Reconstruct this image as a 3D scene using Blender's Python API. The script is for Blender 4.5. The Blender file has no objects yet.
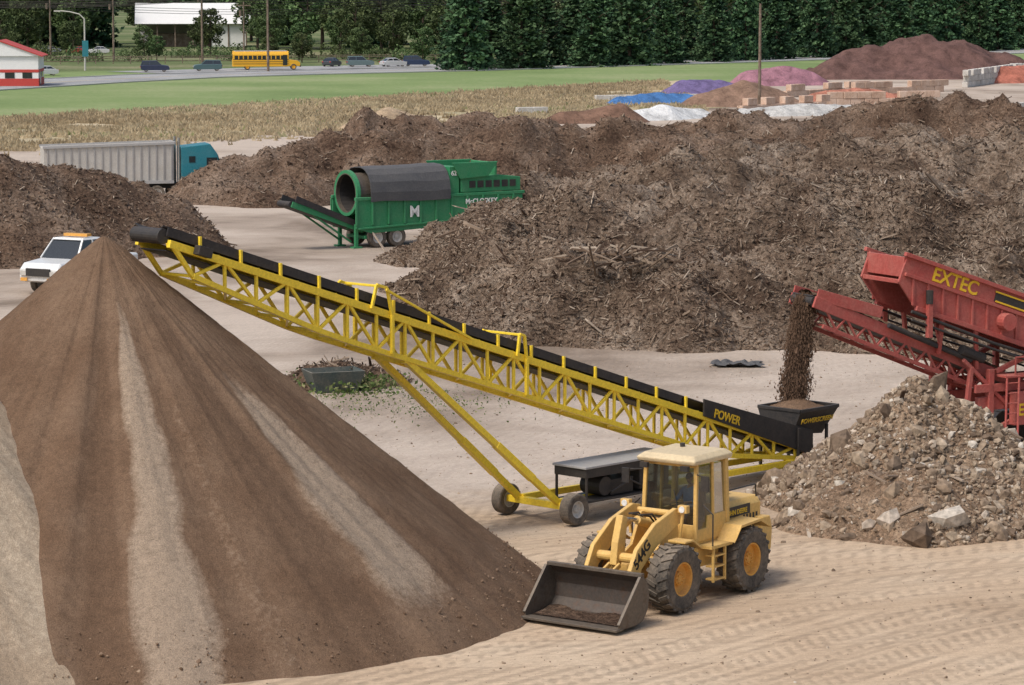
import bpy, bmesh, math, random
import numpy as np
from mathutils import Matrix, Vector, Quaternion
random.seed(3); RS=np.random.RandomState(11)
sc=bpy.context.scene
C=sc.collection
rad=math.radians

# ------------------------------------------------------------ noise
T=np.random.RandomState(7).rand(256,256)
def vn(x,y):
    xi=np.floor(x).astype(int); yi=np.floor(y).astype(int)
    fx=x-xi; fy=y-yi; u=fx*fx*(3-2*fx); v=fy*fy*(3-2*fy)
    a=T[xi&255,yi&255]; b=T[(xi+1)&255,yi&255]; c=T[xi&255,(yi+1)&255]; d=T[(xi+1)&255,(yi+1)&255]
    return (a*(1-u)+b*u)*(1-v)+(c*(1-u)+d*u)*v
def fbm(x,y,o=4,g=.5):
    s=0;a=1;n=0
    for i in range(o):
        s=s+a*(vn(x+17.3*i,y+9.1*i)*2-1); n+=a; a*=g
        x,y=(x*1.6+y*1.2),(y*1.6-x*1.2)
    return s/n
# ------------------------------------------------------------ node helpers
def newmat(name):
    m=bpy.data.materials.new(name); m.use_nodes=True
    nt=m.node_tree; b=nt.nodes['Principled BSDF']
    return m,nt,b
def noise(nt,vec,scale,detail=6,rough=.6,dist=0):
    n=nt.nodes.new('ShaderNodeTexNoise'); n.inputs['Scale'].default_value=scale
    n.inputs['Detail'].default_value=detail; n.inputs['Roughness'].default_value=rough
    n.inputs['Distortion'].default_value=dist
    nt.links.new(vec,n.inputs['Vector']); return n.outputs['Fac']
def ramp(nt,fac,stops):
    r=nt.nodes.new('ShaderNodeValToRGB'); e=r.color_ramp.elements
    while len(e)<len(stops): e.new(.5)
    for i,(p,c) in enumerate(stops):
        e[i].position=p; e[i].color=(c[0],c[1],c[2],1) if hasattr(c,'__len__') else (c,c,c,1)
    nt.links.new(fac,r.inputs[0]); return r.outputs['Color']
def mix(nt,f,a,b,mode='MIX'):
    m=nt.nodes.new('ShaderNodeMix'); m.data_type='RGBA'; m.blend_type=mode
    for s,val in ((m.inputs[0],f),(m.inputs[6],a),(m.inputs[7],b)):
        if isinstance(val,(int,float)): s.default_value=val
        elif isinstance(val,(tuple,list)): s.default_value=(val[0],val[1],val[2],1)
        else: nt.links.new(val,s)
    return m.outputs[2]
def math_(nt,op,a,b=0.0,clamp=False):
    m=nt.nodes.new('ShaderNodeMath'); m.operation=op; m.use_clamp=clamp
    for s,val in ((m.inputs[0],a),(m.inputs[1],b)):
        if isinstance(val,(int,float)): s.default_value=val
        else: nt.links.new(val,s)
    return m.outputs[0]
def bump(nt,b,h,strength=.5,dist=.1,prev=None):
    n=nt.nodes.new('ShaderNodeBump'); n.inputs['Strength'].default_value=strength; n.inputs['Distance'].default_value=dist
    nt.links.new(h,n.inputs['Height'])
    if prev: nt.links.new(prev,n.inputs['Normal'])
    nt.links.new(n.outputs[0],b.inputs['Normal']); return n.outputs[0]
def objco(nt): return nt.nodes.new('ShaderNodeTexCoord').outputs['Object']

def soil(name,dark,mid,light,s1=.25,s2=6,bs=.8,bd=.08,slope_dark=0.0,vor=0):
    m,nt,b=newmat(name); co=objco(nt)
    n1=noise(nt,co,s1,8,.65,.6); n2=noise(nt,co,s2,6,.7)
    f=math_(nt,'ADD',math_(nt,'MULTIPLY',n1,.65),math_(nt,'MULTIPLY',n2,.35))
    col=ramp(nt,f,[(.38,dark),(.49,mid),(.60,light)])
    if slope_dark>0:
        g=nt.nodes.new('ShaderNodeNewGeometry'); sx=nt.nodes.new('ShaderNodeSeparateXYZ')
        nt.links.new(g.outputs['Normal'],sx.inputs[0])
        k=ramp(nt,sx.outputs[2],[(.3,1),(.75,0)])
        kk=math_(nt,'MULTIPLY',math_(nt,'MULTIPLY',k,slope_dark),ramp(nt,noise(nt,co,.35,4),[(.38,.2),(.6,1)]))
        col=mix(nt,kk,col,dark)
    n3=noise(nt,co,s2*5,3,.7)
    col=mix(nt,1,col,ramp(nt,n3,[(.3,.55),(.7,1.45)]),'MULTIPLY')
    if vor:
        v=nt.nodes.new('ShaderNodeTexVoronoi'); v.inputs['Scale'].default_value=vor; nt.links.new(co,v.inputs['Vector'])
        col=mix(nt,.5,col,mix(nt,1,col,ramp(nt,v.outputs['Color'],[(.1,.35),(.9,1.75)]),'MULTIPLY'))
    nt.links.new(col,b.inputs['Base Color']); b.inputs['Roughness'].default_value=.95
    b.inputs['Specular IOR Level'].default_value=.15
    h=math_(nt,'ADD',n2,math_(nt,'MULTIPLY',n3,.5))
    bump(nt,b,h,bs,bd); return m
def paint(name,col,dust=.35,rough=.5,metal=0,dcol=(.30,.23,.16),rust=0,spec=.4):
    m,nt,b=newmat(name); co=objco(nt)
    n=noise(nt,co,1.7,8,.7,.4); n2=noise(nt,co,14,4,.7)
    f=math_(nt,'MULTIPLY',ramp(nt,math_(nt,'ADD',math_(nt,'MULTIPLY',n,.7),math_(nt,'MULTIPLY',n2,.3)),[(.38,0.12),(.68,1)]),dust)
    g=nt.nodes.new('ShaderNodeNewGeometry'); sx=nt.nodes.new('ShaderNodeSeparateXYZ'); nt.links.new(g.outputs['Normal'],sx.inputs[0])
    f=math_(nt,'ADD',f,math_(nt,'MULTIPLY',ramp(nt,sx.outputs[2],[(.5,0),(1,1)]),dust*.45),True)
    c=mix(nt,f,col,dcol)
    c=mix(nt,1,c,ramp(nt,n2,[(.3,.8),(.7,1.12)]),'MULTIPLY')
    if rust:
        c=mix(nt,math_(nt,'MULTIPLY',ramp(nt,noise(nt,co,4,8,.75),[(.52,0),(.62,1)]),rust),c,(.10,.045,.022))
    nt.links.new(c,b.inputs['Base Color']); b.inputs['Metallic'].default_value=metal
    nt.links.new(ramp(nt,f,[(0,rough),(1,.9)]),b.inputs['Roughness']); b.inputs['Specular IOR Level'].default_value=spec
    bump(nt,b,n2,.08,.01); return m
def attrmat(name,stops,rough=.9,transl=0,objrand=0,nscale=0):
    m,nt,b=newmat(name); a=nt.nodes.new('ShaderNodeAttribute'); a.attribute_name='rnd'
    c=ramp(nt,a.outputs['Fac'],stops)
    if objrand:
        oi=nt.nodes.new('ShaderNodeObjectInfo')
        hs=nt.nodes.new('ShaderNodeHueSaturation'); nt.links.new(c,hs.inputs['Color'])
        nt.links.new(math_(nt,'ADD',math_(nt,'MULTIPLY',oi.outputs['Random'],.06*objrand),.5-.035*objrand),hs.inputs['Hue'])
        nt.links.new(math_(nt,'ADD',math_(nt,'MULTIPLY',oi.outputs['Random'],.6*objrand),1-.3*objrand),hs.inputs['Value'])
        c=hs.outputs[0]
    if nscale:
        c=mix(nt,1,c,ramp(nt,noise(nt,objco(nt),nscale,3),[(.3,.6),(.7,1.4)]),'MULTIPLY')
    nt.links.new(c,b.inputs['Base Color']); b.inputs['Roughness'].default_value=rough; b.inputs['Specular IOR Level'].default_value=.2
    if transl:
        t=nt.nodes.new('ShaderNodeBsdfTranslucent'); nt.links.new(c,t.inputs['Color'])
        mx=nt.nodes.new('ShaderNodeMixShader'); mx.inputs[0].default_value=transl
        nt.links.new(b.outputs[0],mx.inputs[1]); nt.links.new(t.outputs[0],mx.inputs[2])
        nt.links.new(mx.outputs[0],nt.nodes['Material Output'].inputs[0])
    return m
def glassmat(name,tint=(.45,.52,.5)):
    m,nt,b=newmat(name); nt.nodes.remove(b)
    t=nt.nodes.new('ShaderNodeBsdfTransparent'); t.inputs[0].default_value=(*tint,1)
    g=nt.nodes.new('ShaderNodeBsdfGlossy'); g.inputs['Roughness'].default_value=.06
    l=nt.nodes.new('ShaderNodeLayerWeight'); l.inputs[0].default_value=.35
    d=nt.nodes.new('ShaderNodeBsdfDiffuse'); d.inputs[0].default_value=(.3,.27,.22,1)
    mx=nt.nodes.new('ShaderNodeMixShader'); nt.links.new(math_(nt,'ADD',math_(nt,'MULTIPLY',l.outputs[0],.5),.10),mx.inputs[0])
    nt.links.new(t.outputs[0],mx.inputs[1]); nt.links.new(g.outputs[0],mx.inputs[2])
    m2=nt.nodes.new('ShaderNodeMixShader'); m2.inputs[0].default_value=.05
    nt.links.new(mx.outputs[0],m2.inputs[1]); nt.links.new(d.outputs[0],m2.inputs[2])
    nt.links.new(m2.outputs[0],nt.nodes['Material Output'].inputs[0]); return m

# ------------------------------------------------------------ mesh helpers
def npmesh(name,v,f,mats,smooth=True,rnd=None,parent=None,link=True):
    v=np.asarray(v,dtype=np.float32); f=np.asarray(f,dtype=np.int32); k=f.shape[1]
    me=bpy.data.meshes.new(name); me.vertices.add(len(v)); me.vertices.foreach_set('co',v.ravel())
    me.loops.add(f.size); me.loops.foreach_set('vertex_index',f.ravel())
    me.polygons.add(len(f)); me.polygons.foreach_set('loop_start',np.arange(0,f.size,k,dtype=np.int32))
    try: me.polygons.foreach_set('loop_total',np.full(len(f),k,dtype=np.int32))
    except Exception: pass
    me.polygons.foreach_set('use_smooth',np.full(len(f),smooth))
    me.update(calc_edges=True)
    if rnd is not None:
        a=me.attributes.new('rnd','FLOAT','POINT'); a.data.foreach_set('value',np.asarray(rnd,dtype=np.float32))
    for m in (mats if isinstance(mats,list) else [mats]): me.materials.append(m)
    o=bpy.data.objects.new(name,me)
    if link: C.objects.link(o)
    if parent: o.parent=parent
    return o
class MB:
    def __init__(s): s.v=[]; s.f=[]
    def add(s,v,f):
        n=len(s.v); s.v+=[tuple(p) for p in v]; s.f+=[tuple(i+n for i in q) for q in f]; return s
    def box(s,c,d,R=None):
        x,y,z=[k/2 for k in d]; P=[Vector((i*x,j*y,k*z)) for i in(-1,1) for j in(-1,1) for k in(-1,1)]
        if R is not None: P=[R@p for p in P]
        c=Vector(c); return s.add([p+c for p in P],[(0,1,3,2),(4,6,7,5),(0,4,5,1),(2,3,7,6),(0,2,6,4),(1,5,7,3)])
    def bb(s,a,b): return s.box([(i+j)/2 for i,j in zip(a,b)],[abs(j-i) for i,j in zip(a,b)])
    def beam(s,a,b,w,h=None):
        a=Vector(a);b=Vector(b);h=h or w; d=b-a; L=d.length; x=d/L
        up=Vector((0,0,1)) if abs(x.z)<.95 else Vector((0,1,0))
        y=up.cross(x).normalized(); z=x.cross(y)
        return s.box((a+b)/2,(L,w,h),Matrix((x,y,z)).transposed())
    def cyl(s,a,b,r,r2=None,n=16):
        a=Vector(a);b=Vector(b); r2=r if r2 is None else r2; x=(b-a).normalized()
        u=x.orthogonal().normalized(); w=x.cross(u); V=[]
        for p,q in((a,r),(b,r2)):
            for i in range(n):
                t=2*math.pi*i/n; V.append(p+u*math.cos(t)*q+w*math.sin(t)*q)
        F=[(i,(i+1)%n,n+(i+1)%n,n+i) for i in range(n)]+[tuple(range(n))[::-1],tuple(range(n,2*n))]
        return s.add(V,F)
    def pipe(s,pts,r,n=8):
        for a,b in zip(pts[:-1],pts[1:]): s.cyl(a,b,r,n=n)
        return s
    def prism(s,P,y0,y1):
        n=len(P); V=[(x,y0,z) for x,z in P]+[(x,y1,z) for x,z in P]
        return s.add(V,[(i,(i+1)%n,n+(i+1)%n,n+i) for i in range(n)]+[tuple(range(n))[::-1],tuple(range(n,2*n))])
    def quad(s,*p): return s.add(p,[tuple(range(len(p)))])
    def loft(s,rings,cap=True):
        n=len(rings[0]); V=[p for r in rings for p in r]; F=[]
        for k in range(len(rings)-1):
            for i in range(n): F.append((k*n+i,k*n+(i+1)%n,(k+1)*n+(i+1)%n,(k+1)*n+i))
        if cap: F+=[tuple(range(n))[::-1],tuple(range((len(rings)-1)*n,len(rings)*n))]
        return s.add(V,F)
    def lathe(s,c,prof,n=32,closed=False):   # about y axis: prof (r,y)
        V=[];m=len(prof)
        for i in range(n):
            t=2*math.pi*i/n
            for r,y in prof: V.append((c[0]+r*math.cos(t),c[1]+y,c[2]+r*math.sin(t)))
        F=[]
        for i in range(n):
            j=(i+1)%n
            for k in range(m if closed else m-1):
                l=(k+1)%m; F.append((i*m+k,i*m+l,j*m+l,j*m+k))
        return s.add(V,F)
    def obj(s,name,mat,parent=None,bevel=0,solid=0,loc=None,rot=None):
        me=bpy.data.meshes.new(name); me.from_pydata(s.v,[],s.f)
        bm=bmesh.new(); bm.from_mesh(me); bmesh.ops.recalc_face_normals(bm,faces=bm.faces); bm.to_mesh(me); bm.free()
        me.materials.append(mat); o=bpy.data.objects.new(name,me); C.objects.link(o)
        if parent: o.parent=parent
        if loc: o.location=loc
        if rot: o.rotation_euler=rot
        if solid:
            q=o.modifiers.new('s','SOLIDIFY'); q.thickness=solid; q.offset=0
        if bevel:
            q=o.modifiers.new('b','BEVEL'); q.width=bevel; q.segments=2; q.limit_method='ANGLE'; q.angle_limit=rad(40)
        return o
def empty(name,loc,rz=0):
    e=bpy.data.objects.new(name,None); e.location=loc; e.rotation_euler=(0,0,rz); C.objects.link(e); return e
def text(parent,name,s,loc,rot,size,mat,ext=.006):
    cu=bpy.data.curves.new(name,'FONT'); cu.body=s; cu.size=size; cu.extrude=ext; cu.offset=size*.02
    cu.materials.append(mat); o=bpy.data.objects.new(name,cu); o.location=loc; o.rotation_euler=rot
    C.objects.link(o); o.parent=parent; return o
def wheel(parent,name,c,R,W,rr,tm,rm,lugs=0):
    t=MB(); t.lathe(c,[(rr,-W*.38),(rr*1.06,-W*.48),(R*.86,-W*.52),(R*.955,-W*.46),(R*.965,0),(R*.955,W*.46),(R*.86,W*.52),(rr*1.06,W*.48),(rr,W*.38)],40,True)
    for i in range(lugs):
        for sgn in(-1,1):
            a=2*math.pi*(i+(.5 if sgn>0 else 0))/lugs
            u=Vector((math.cos(a),0,math.sin(a))); tn=Vector((-math.sin(a),0,math.cos(a))); yy=Vector((0,1,0))
            k=.45*sgn; y2=(yy+tn*k).normalized(); t2=u.cross(y2)*-1
            M_=Matrix((t2,y2,u)).transposed()
            t.box(Vector(c)+u*(R*.965)+yy*(sgn*W*.27),(R*.11,W*.52,R*.075),M_)
    t.obj(name+'_tire',tm,parent)
    r=MB()
    for sg in(-1,1):
        r.lathe(c,[(rr*1.02,sg*W*.44),(rr*.93,sg*W*.43),(rr*.86,sg*W*.2),(rr*.45,sg*W*.14),(rr*.4,sg*W*.27),(rr*.12,sg*W*.29),(.001,sg*W*.29)],32)
        for i in range(8):
            a=i*math.pi/4; p=Vector((c[0]+math.cos(a)*rr*.3,c[1]+sg*W*.27,c[2]+math.sin(a)*rr*.3)); r.cyl(p,p+Vector((0,sg*.04,0)),rr*.05,n=6)
    r.obj(name+'_rim',rm,parent)

def randR(n,pitch=None):
    if pitch is None:
        q=RS.normal(size=(n,4)); q/=np.linalg.norm(q,axis=1)[:,None]
        w,x,y,z=q.T
        return np.stack([np.stack([1-2*(y*y+z*z),2*(x*y-z*w),2*(x*z+y*w)],-1),np.stack([2*(x*y+z*w),1-2*(x*x+z*z),2*(y*z-x*w)],-1),np.stack([2*(x*z-y*w),2*(y*z+x*w),1-2*(x*x+y*y)],-1)],1)
    a=RS.uniform(0,6.283,n); p=RS.normal(0,pitch,n); ca,sa,cp,sp=np.cos(a),np.sin(a),np.cos(p),np.sin(p); z=np.zeros(n)
    return np.stack([np.stack([ca*cp,-sa,-ca*sp],-1),np.stack([sa*cp,ca,-sa*sp],-1),np.stack([sp,z,cp],-1)],1)
BOXV=np.array([(i,j,k) for i in(-.5,.5) for j in(-.5,.5) for k in(-.5,.5)]); BOXF=np.array([(0,1,3,2),(4,6,7,5),(0,4,5,1),(2,3,7,6),(0,2,6,4),(1,5,7,3)])
def ico():
    bm=bmesh.new(); bmesh.ops.create_icosphere(bm,subdivisions=1,radius=.5); v=np.array([p.co[:] for p in bm.verts]); f=np.array([[q.index for q in p.verts] for p in bm.faces]); bm.free(); return v,f
ICOV,ICOF=ico()
TETV=np.array([(.5,0,-.3),(-.3,.45,-.3),(-.3,-.45,-.3),(0,0,.5)]); TETF=np.array([(0,1,2),(0,3,1),(1,3,2),(2,3,0)])
def scatter(name,pts,base,scale,mat,pitch=None,jit=0,parent=None,smooth=False):
    bv,bf=base; n=len(pts); R=randR(n,pitch); k=len(bv)
    L=np.repeat(bv[None],n,0)
    if jit: L=L*(1+RS.uniform(-jit,jit,(n,k,1)))
    L=L*scale[:,None,:]; V=np.einsum('nij,nkj->nki',R,L)+pts[:,None,:]
    F=(bf[None]+np.arange(n)[:,None,None]*k).reshape(-1,bf.shape[1])
    return npmesh(name,V.reshape(-1,3),F,mat,smooth,np.repeat(RS.rand(n),k),parent)
def leafmesh(name,cen,size,mat,flat=.0,link=True,rnd=None,extra=None):
    n=len(cen); a=RS.normal(size=(n,3)); a[:,2]*=(1-flat); a/=np.linalg.norm(a,axis=1)[:,None]
    b=np.cross(a,RS.normal(size=(n,3))); b/=np.linalg.norm(b,axis=1)[:,None]
    s=size[:,None]; V=np.stack([cen-a*s*.5,cen+b*s*.3,cen+a*s*.6,cen-b*s*.3],1)
    F=np.arange(n*4).reshape(n,4); r=RS.rand(n) if rnd is None else rnd
    return npmesh(name,V.reshape(-1,3),F,mat,False,np.repeat(r,4),link=link)

# ------------------------------------------------------------ materials
M={}
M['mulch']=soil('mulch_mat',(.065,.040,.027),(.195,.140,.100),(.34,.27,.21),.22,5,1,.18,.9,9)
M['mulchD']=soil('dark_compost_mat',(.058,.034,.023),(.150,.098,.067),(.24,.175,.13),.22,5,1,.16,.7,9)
M['stick']=attrmat('wood_debris_mat',[(0,(.05,.03,.02)),(.5,(.165,.115,.08)),(.85,(.28,.215,.16)),(1,(.40,.33,.26))])
M['flake']=attrmat('soil_flake_mat',[(0,(.07,.042,.026)),(1,(.15,.092,.060))])
M['rock']=attrmat('rock_mat',[(0,(.12,.085,.06)),(.4,(.225,.165,.115)),(.8,(.32,.25,.18)),(.95,(.38,.32,.26)),(1,(.46,.42,.36))],nscale=6)
M['clod']=attrmat('soil_clod_mat',[(0,(.12,.075,.047)),(.8,(.20,.135,.092)),(1,(.30,.22,.15))])
M['clodm']=attrmat('compost_clod_mat',[(0,(.05,.030,.020)),(.6,(.145,.098,.068)),(1,(.25,.19,.14))])
M['rubble']=soil('rubble_soil_mat',(.15,.095,.06),(.25,.17,.112),(.35,.25,.17),.5,8,1,.09,.2,12)
M['yel']=paint('yellow_paint',(.92,.66,.045),.05,.4)
M['cream']=paint('cream_yellow_paint',(.74,.46,.125),.38,.5,dcol=(.34,.25,.16))
M['roofc']=paint('cab_roof_paint',(.68,.55,.34),.35,.55)
M['orange']=paint('orange_rim_paint',(.75,.35,.04),.4,.5)
M['red']=paint('red_paint',(.40,.062,.052),.42,.6,rust=.15,dcol=(.38,.22,.17))
M['redd']=paint('dark_red_paint',(.28,.042,.035),.4,.6,dcol=(.32,.19,.14))
M['green']=paint('green_paint',(.014,.21,.08),.3,.5,dcol=(.18,.23,.15))
M['teal']=paint('teal_paint',(.01,.17,.22),.12,.4)
M['black']=paint('black_paint',(.018,.018,.02),.14,.5)
M['blackb']=paint('rubber_belt',(.022,.022,.026),.15,.7)
M['tire']=paint('tire_rubber',(.035,.033,.031),.8,.9,dcol=(.25,.20,.15))
M['steel']=paint('worn_steel',(.13,.115,.10),.4,.42,.6,rust=.3)
M['bucket']=paint('bucket_steel',(.06,.05,.044),.25,.5,.3,rust=.4,dcol=(.18,.135,.10))
M['chrome']=paint('cylinder_rod',(.6,.6,.6),.1,.2,.9)
M['grey']=paint('grey_metal',(.36,.36,.36),.25,.5)
M['lgrey']=paint('light_grey_trailer',(.52,.51,.48),.35,.5)
M['white']=paint('white_paint',(.78,.78,.76),.12,.45)
M['wred']=paint('shop_red_paint',(.50,.05,.04),.1,.6)
M['busy']=paint('bus_yellow',(.80,.42,.025),.04,.4)
M['dark']=paint('dark_interior',(.02,.02,.022),.1,.7)
M['seat']=paint('seat_vinyl',(.03,.03,.03),.1,.6)
M['conc']=soil('concrete_mat',(.36,.34,.31),(.50,.47,.43),(.60,.58,.54),.8,10,.3,.02)
M['concp']=soil('tan_concrete_mat',(.40,.26,.19),(.52,.37,.28),(.60,.46,.37),.8,10,.3,.02)
M['wood']=soil('pole_wood',(.10,.07,.05),(.17,.13,.10),(.25,.2,.16),1,12,.3,.02)
M['tarp']=paint('dark_tarp',(.06,.061,.066),.3,.7,dcol=(.17,.155,.14))
M['glass']=glassmat('cab_glass'); M['cglass']=paint('car_glass',(.02,.025,.03),.0,.1,spec=.7)
M['txy']=paint('yellow_letters',(.8,.5,.02),.1,.5); M['txk']=paint('black_letters',(.015,.015,.015),.05,.5); M['txw']=paint('white_letters',(.75,.75,.72),.1,.5)
M['bark']=soil('bark_mat',(.04,.03,.022),(.08,.06,.045),(.12,.09,.07),1,10,.5,.03)
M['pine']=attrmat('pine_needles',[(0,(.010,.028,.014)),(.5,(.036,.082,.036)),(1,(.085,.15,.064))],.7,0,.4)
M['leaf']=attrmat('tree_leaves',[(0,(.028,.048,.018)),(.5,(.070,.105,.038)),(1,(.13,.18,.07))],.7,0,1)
M['dgrass']=attrmat('dry_grass_blades',[(0,(.30,.23,.14)),(.5,(.45,.36,.23)),(.85,(.54,.45,.30)),(1,(.27,.28,.13))],.8,.35)
M['ggrass']=attrmat('weed_leaves',[(0,(.06,.10,.03)),(.6,(.12,.17,.05)),(1,(.3,.28,.14))],.8,.3)

# ------------------------------------------------------------ ground
def ground_material():
    m,nt,b=newmat('dirt_yard_mat'); co=objco(nt)
    sx=nt.nodes.new('ShaderNodeSeparateXYZ'); nt.links.new(co,sx.inputs[0]); X,Y=sx.outputs[0],sx.outputs[1]
    big=noise(nt,co,.05,6,.55,1.0); med=noise(nt,co,.25,6,.55,.4); fine=noise(nt,co,9,6,.75); gr=noise(nt,co,45,3,.7)
    f=math_(nt,'ADD',math_(nt,'MULTIPLY',big,.7),math_(nt,'MULTIPLY',med,.3))
    far=ramp(nt,f,[(.36,(.22,.17,.13)),(.46,(.37,.30,.24)),(.56,(.48,.40,.33))])
    near=ramp(nt,f,[(.34,(.37,.265,.175)),(.47,(.48,.36,.25)),(.6,(.54,.43,.315))])
    zone=math_(nt,'ADD',math_(nt,'DIVIDE',math_(nt,'SUBTRACT',Y,76.0),9.0),math_(nt,'MULTIPLY',math_(nt,'SUBTRACT',med,.5),2.0),True)
    col=mix(nt,zone,near,far)
    hs=None; lugs=None
    for (cx,cy,k,seed) in ((-12,150,4.5,0),(40,20,4.0,40)):
        wob=math_(nt,'MULTIPLY',math_(nt,'SUBTRACT',noise(nt,co,.03,1,.5),.5),10.0)
        dx=math_(nt,'SUBTRACT',X,cx); dy=math_(nt,'SUBTRACT',Y,cy)
        r=math_(nt,'ADD',math_(nt,'SQRT',math_(nt,'ADD',math_(nt,'MULTIPLY',dx,dx),math_(nt,'MULTIPLY',dy,dy))),wob)
        an=math_(nt,'ARCTAN2',dy,dx)
        cb=nt.nodes.new('ShaderNodeCombineXYZ'); nt.links.new(math_(nt,'MULTIPLY',r,k),cb.inputs[0]); nt.links.new(math_(nt,'MULTIPLY',an,3.0),cb.inputs[1]); cb.inputs[2].default_value=seed
        st=noise(nt,cb.outputs[0],1.0,2,.5)
        cb2=nt.nodes.new('ShaderNodeCombineXYZ'); nt.links.new(math_(nt,'MULTIPLY',r,.9),cb2.inputs[0]); nt.links.new(math_(nt,'MULTIPLY',an,.8),cb2.inputs[1]); cb2.inputs[2].default_value=seed+7
        band=ramp(nt,noise(nt,cb2.outputs[0],1.0,1,.5),[(.5,0),(.54,1),(.59,1),(.63,0)])
        lug=math_(nt,'MULTIPLY',band,math_(nt,'SINE',math_(nt,'MULTIPLY',math_(nt,'ADD',math_(nt,'MULTIPLY',an,85.0),math_(nt,'MULTIPLY',r,1.0)),6.28*1.6)))
        hs=st if hs is None else math_(nt,'ADD',hs,st); lugs=lug if lugs is None else math_(nt,'ADD',lugs,lug)
    amt=math_(nt,'SUBTRACT',.75,math_(nt,'MULTIPLY',zone,.5))
    col=mix(nt,amt,col,mix(nt,1,col,ramp(nt,math_(nt,'DIVIDE',hs,2.0),[(.36,.74),(.5,1),(.64,1.12)]),'MULTIPLY'))
    col=mix(nt,amt,col,mix(nt,1,col,ramp(nt,math_(nt,'ADD',math_(nt,'MULTIPLY',lugs,.4),.5),[(.2,.78),(.5,1),(.8,1.08)]),'MULTIPLY'))
    col=mix(nt,1,col,ramp(nt,fine,[(.3,.82),(.7,1.13)]),'MULTIPLY')
    col=mix(nt,1,col,ramp(nt,gr,[(.25,.72),(.5,1),(.75,1.1)]),'MULTIPLY')
    lim=math_(nt,'ADD',math_(nt,'MULTIPLY',X,1.3),315.0)
    lim=math_(nt,'ADD',lim,math_(nt,'MULTIPLY',math_(nt,'DIVIDE',math_(nt,'SUBTRACT',X,9),7.0,True),72.0))
    lim=math_(nt,'MINIMUM',lim,470.0)
    g=math_(nt,'ADD',math_(nt,'DIVIDE',math_(nt,'SUBTRACT',Y,lim),6.0),math_(nt,'MULTIPLY',math_(nt,'SUBTRACT',med,.5),2.0),True)
    gf=math_(nt,'ADD',math_(nt,'MULTIPLY',noise(nt,co,.03,6,.6),.6),math_(nt,'MULTIPLY',noise(nt,co,1.2,5,.7),.4))
    gc=ramp(nt,gf,[(.38,(.135,.19,.07)),(.5,(.185,.245,.095)),(.62,(.27,.295,.15))])
    rough_g=ramp(nt,gf,[(.40,(.07,.10,.035)),(.5,(.12,.15,.06)),(.6,(.24,.22,.13))])
    far_g=math_(nt,'DIVIDE',math_(nt,'SUBTRACT',math_(nt,'SUBTRACT',Y,math_(nt,'MULTIPLY',X,.9)),545.0),15.0,True)
    gc=mix(nt,far_g,gc,rough_g)
    col=mix(nt,g,col,gc)
    nt.links.new(col,b.inputs['Base Color']); b.inputs['Roughness'].default_value=.95; b.inputs['Specular IOR Level'].default_value=.15
    n1=bump(nt,b,math_(nt,'ADD',hs,math_(nt,'MULTIPLY',lugs,.25)),.35,.045); bump(nt,b,math_(nt,'ADD',fine,math_(nt,'MULTIPLY',gr,.4)),.6,.035,n1); return m
xs=np.unique(np.concatenate([np.linspace(-3500,-60,24),np.linspace(-60,-20,60),np.linspace(-20,22,211),np.linspace(22,60,60),np.linspace(60,3500,24)]))
ys=np.unique(np.concatenate([np.linspace(-300,50,14),np.linspace(50,92,211),np.linspace(92,140,120),np.linspace(140,250,50),np.linspace(250,6000,50)]))
GX,GY=np.meshgrid(xs,ys)
def gheight(X,Y):
    fade=np.clip((160-Y)/30,0,1)*np.clip((Y-20)/20,0,1)*np.clip((60-abs(X))/20,0,1)
    z=.08*fbm(X/9,Y/9,2)+.006*fbm(X/1.1,Y/1.1,3)
    return z*fade
GZ=gheight(GX,GY); nx,ny=len(xs),len(ys)
idx=np.arange(nx*ny).reshape(ny,nx); F=np.stack([idx[:-1,:-1],idx[:-1,1:],idx[1:,1:],idx[1:,:-1]],-1).reshape(-1,4)
npmesh('ground',np.stack([GX,GY,GZ],-1).reshape(-1,3),F,ground_material())

def strip(name,pts,w,z,mat,off=0):
    V=[];P=[Vector(p) for p in pts]
    for i,p in enumerate(P):
        d=(P[min(i+1,len(P)-1)]-P[max(i-1,0)]).normalized(); n=Vector((-d.y,d.x))
        V+=[(p+n*(off+w/2)).to_3d()+Vector((0,0,z)),(p+n*(off-w/2)).to_3d()+Vector((0,0,z))]
    m=MB(); m.add(V,[(2*i,2*i+1,2*i+3,2*i+2) for i in range(len(P)-1)]); return m.obj(name,mat)
def fieldmat():
    m,nt,b=newmat('dry_field_mat'); co=objco(nt)
    f=math_(nt,'ADD',math_(nt,'MULTIPLY',noise(nt,co,.05,7,.6,.5),.6),math_(nt,'MULTIPLY',noise(nt,co,1.5,5,.7),.4))
    c=ramp(nt,f,[(.36,(.22,.22,.10)),(.46,(.38,.31,.19)),(.6,(.50,.41,.27))])
    nt.links.new(c,b.inputs['Base Color']); b.inputs['Roughness'].default_value=1; bump(nt,b,noise(nt,co,2,6,.8),.5,.3); return m
N_=60
lo=lambda x: 232+ (x+60)*1.35
hi=lambda x: 316+(x+53)*1.62
V=[];Fq=[]
for i in range(N_+1):
    x=-110+i*(135/N_); a=lo(x)+3*fbm(np.array([x/5.]),np.array([3.]))[0]; b_=hi(x)+4*fbm(np.array([x/6.]),np.array([8.]))[0]
    if x<-60: a=232+(x+60)*.3; b_=max(b_,a+40)
    for k in range(5): V.append((x,a+(b_-a)*k/4,.02))
    if i<N_:
        for k in range(4): q=i*5+k; Fq.append((q,q+5,q+6,q+1))
npmesh('dry_grass_field',V,Fq,fieldmat())
n=34000; x=RS.uniform(-75,22,n); u=RS.rand(n); y=lo(x)-6+(hi(x)-lo(x)+6)*u+RS.normal(0,3.5,n)
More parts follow.
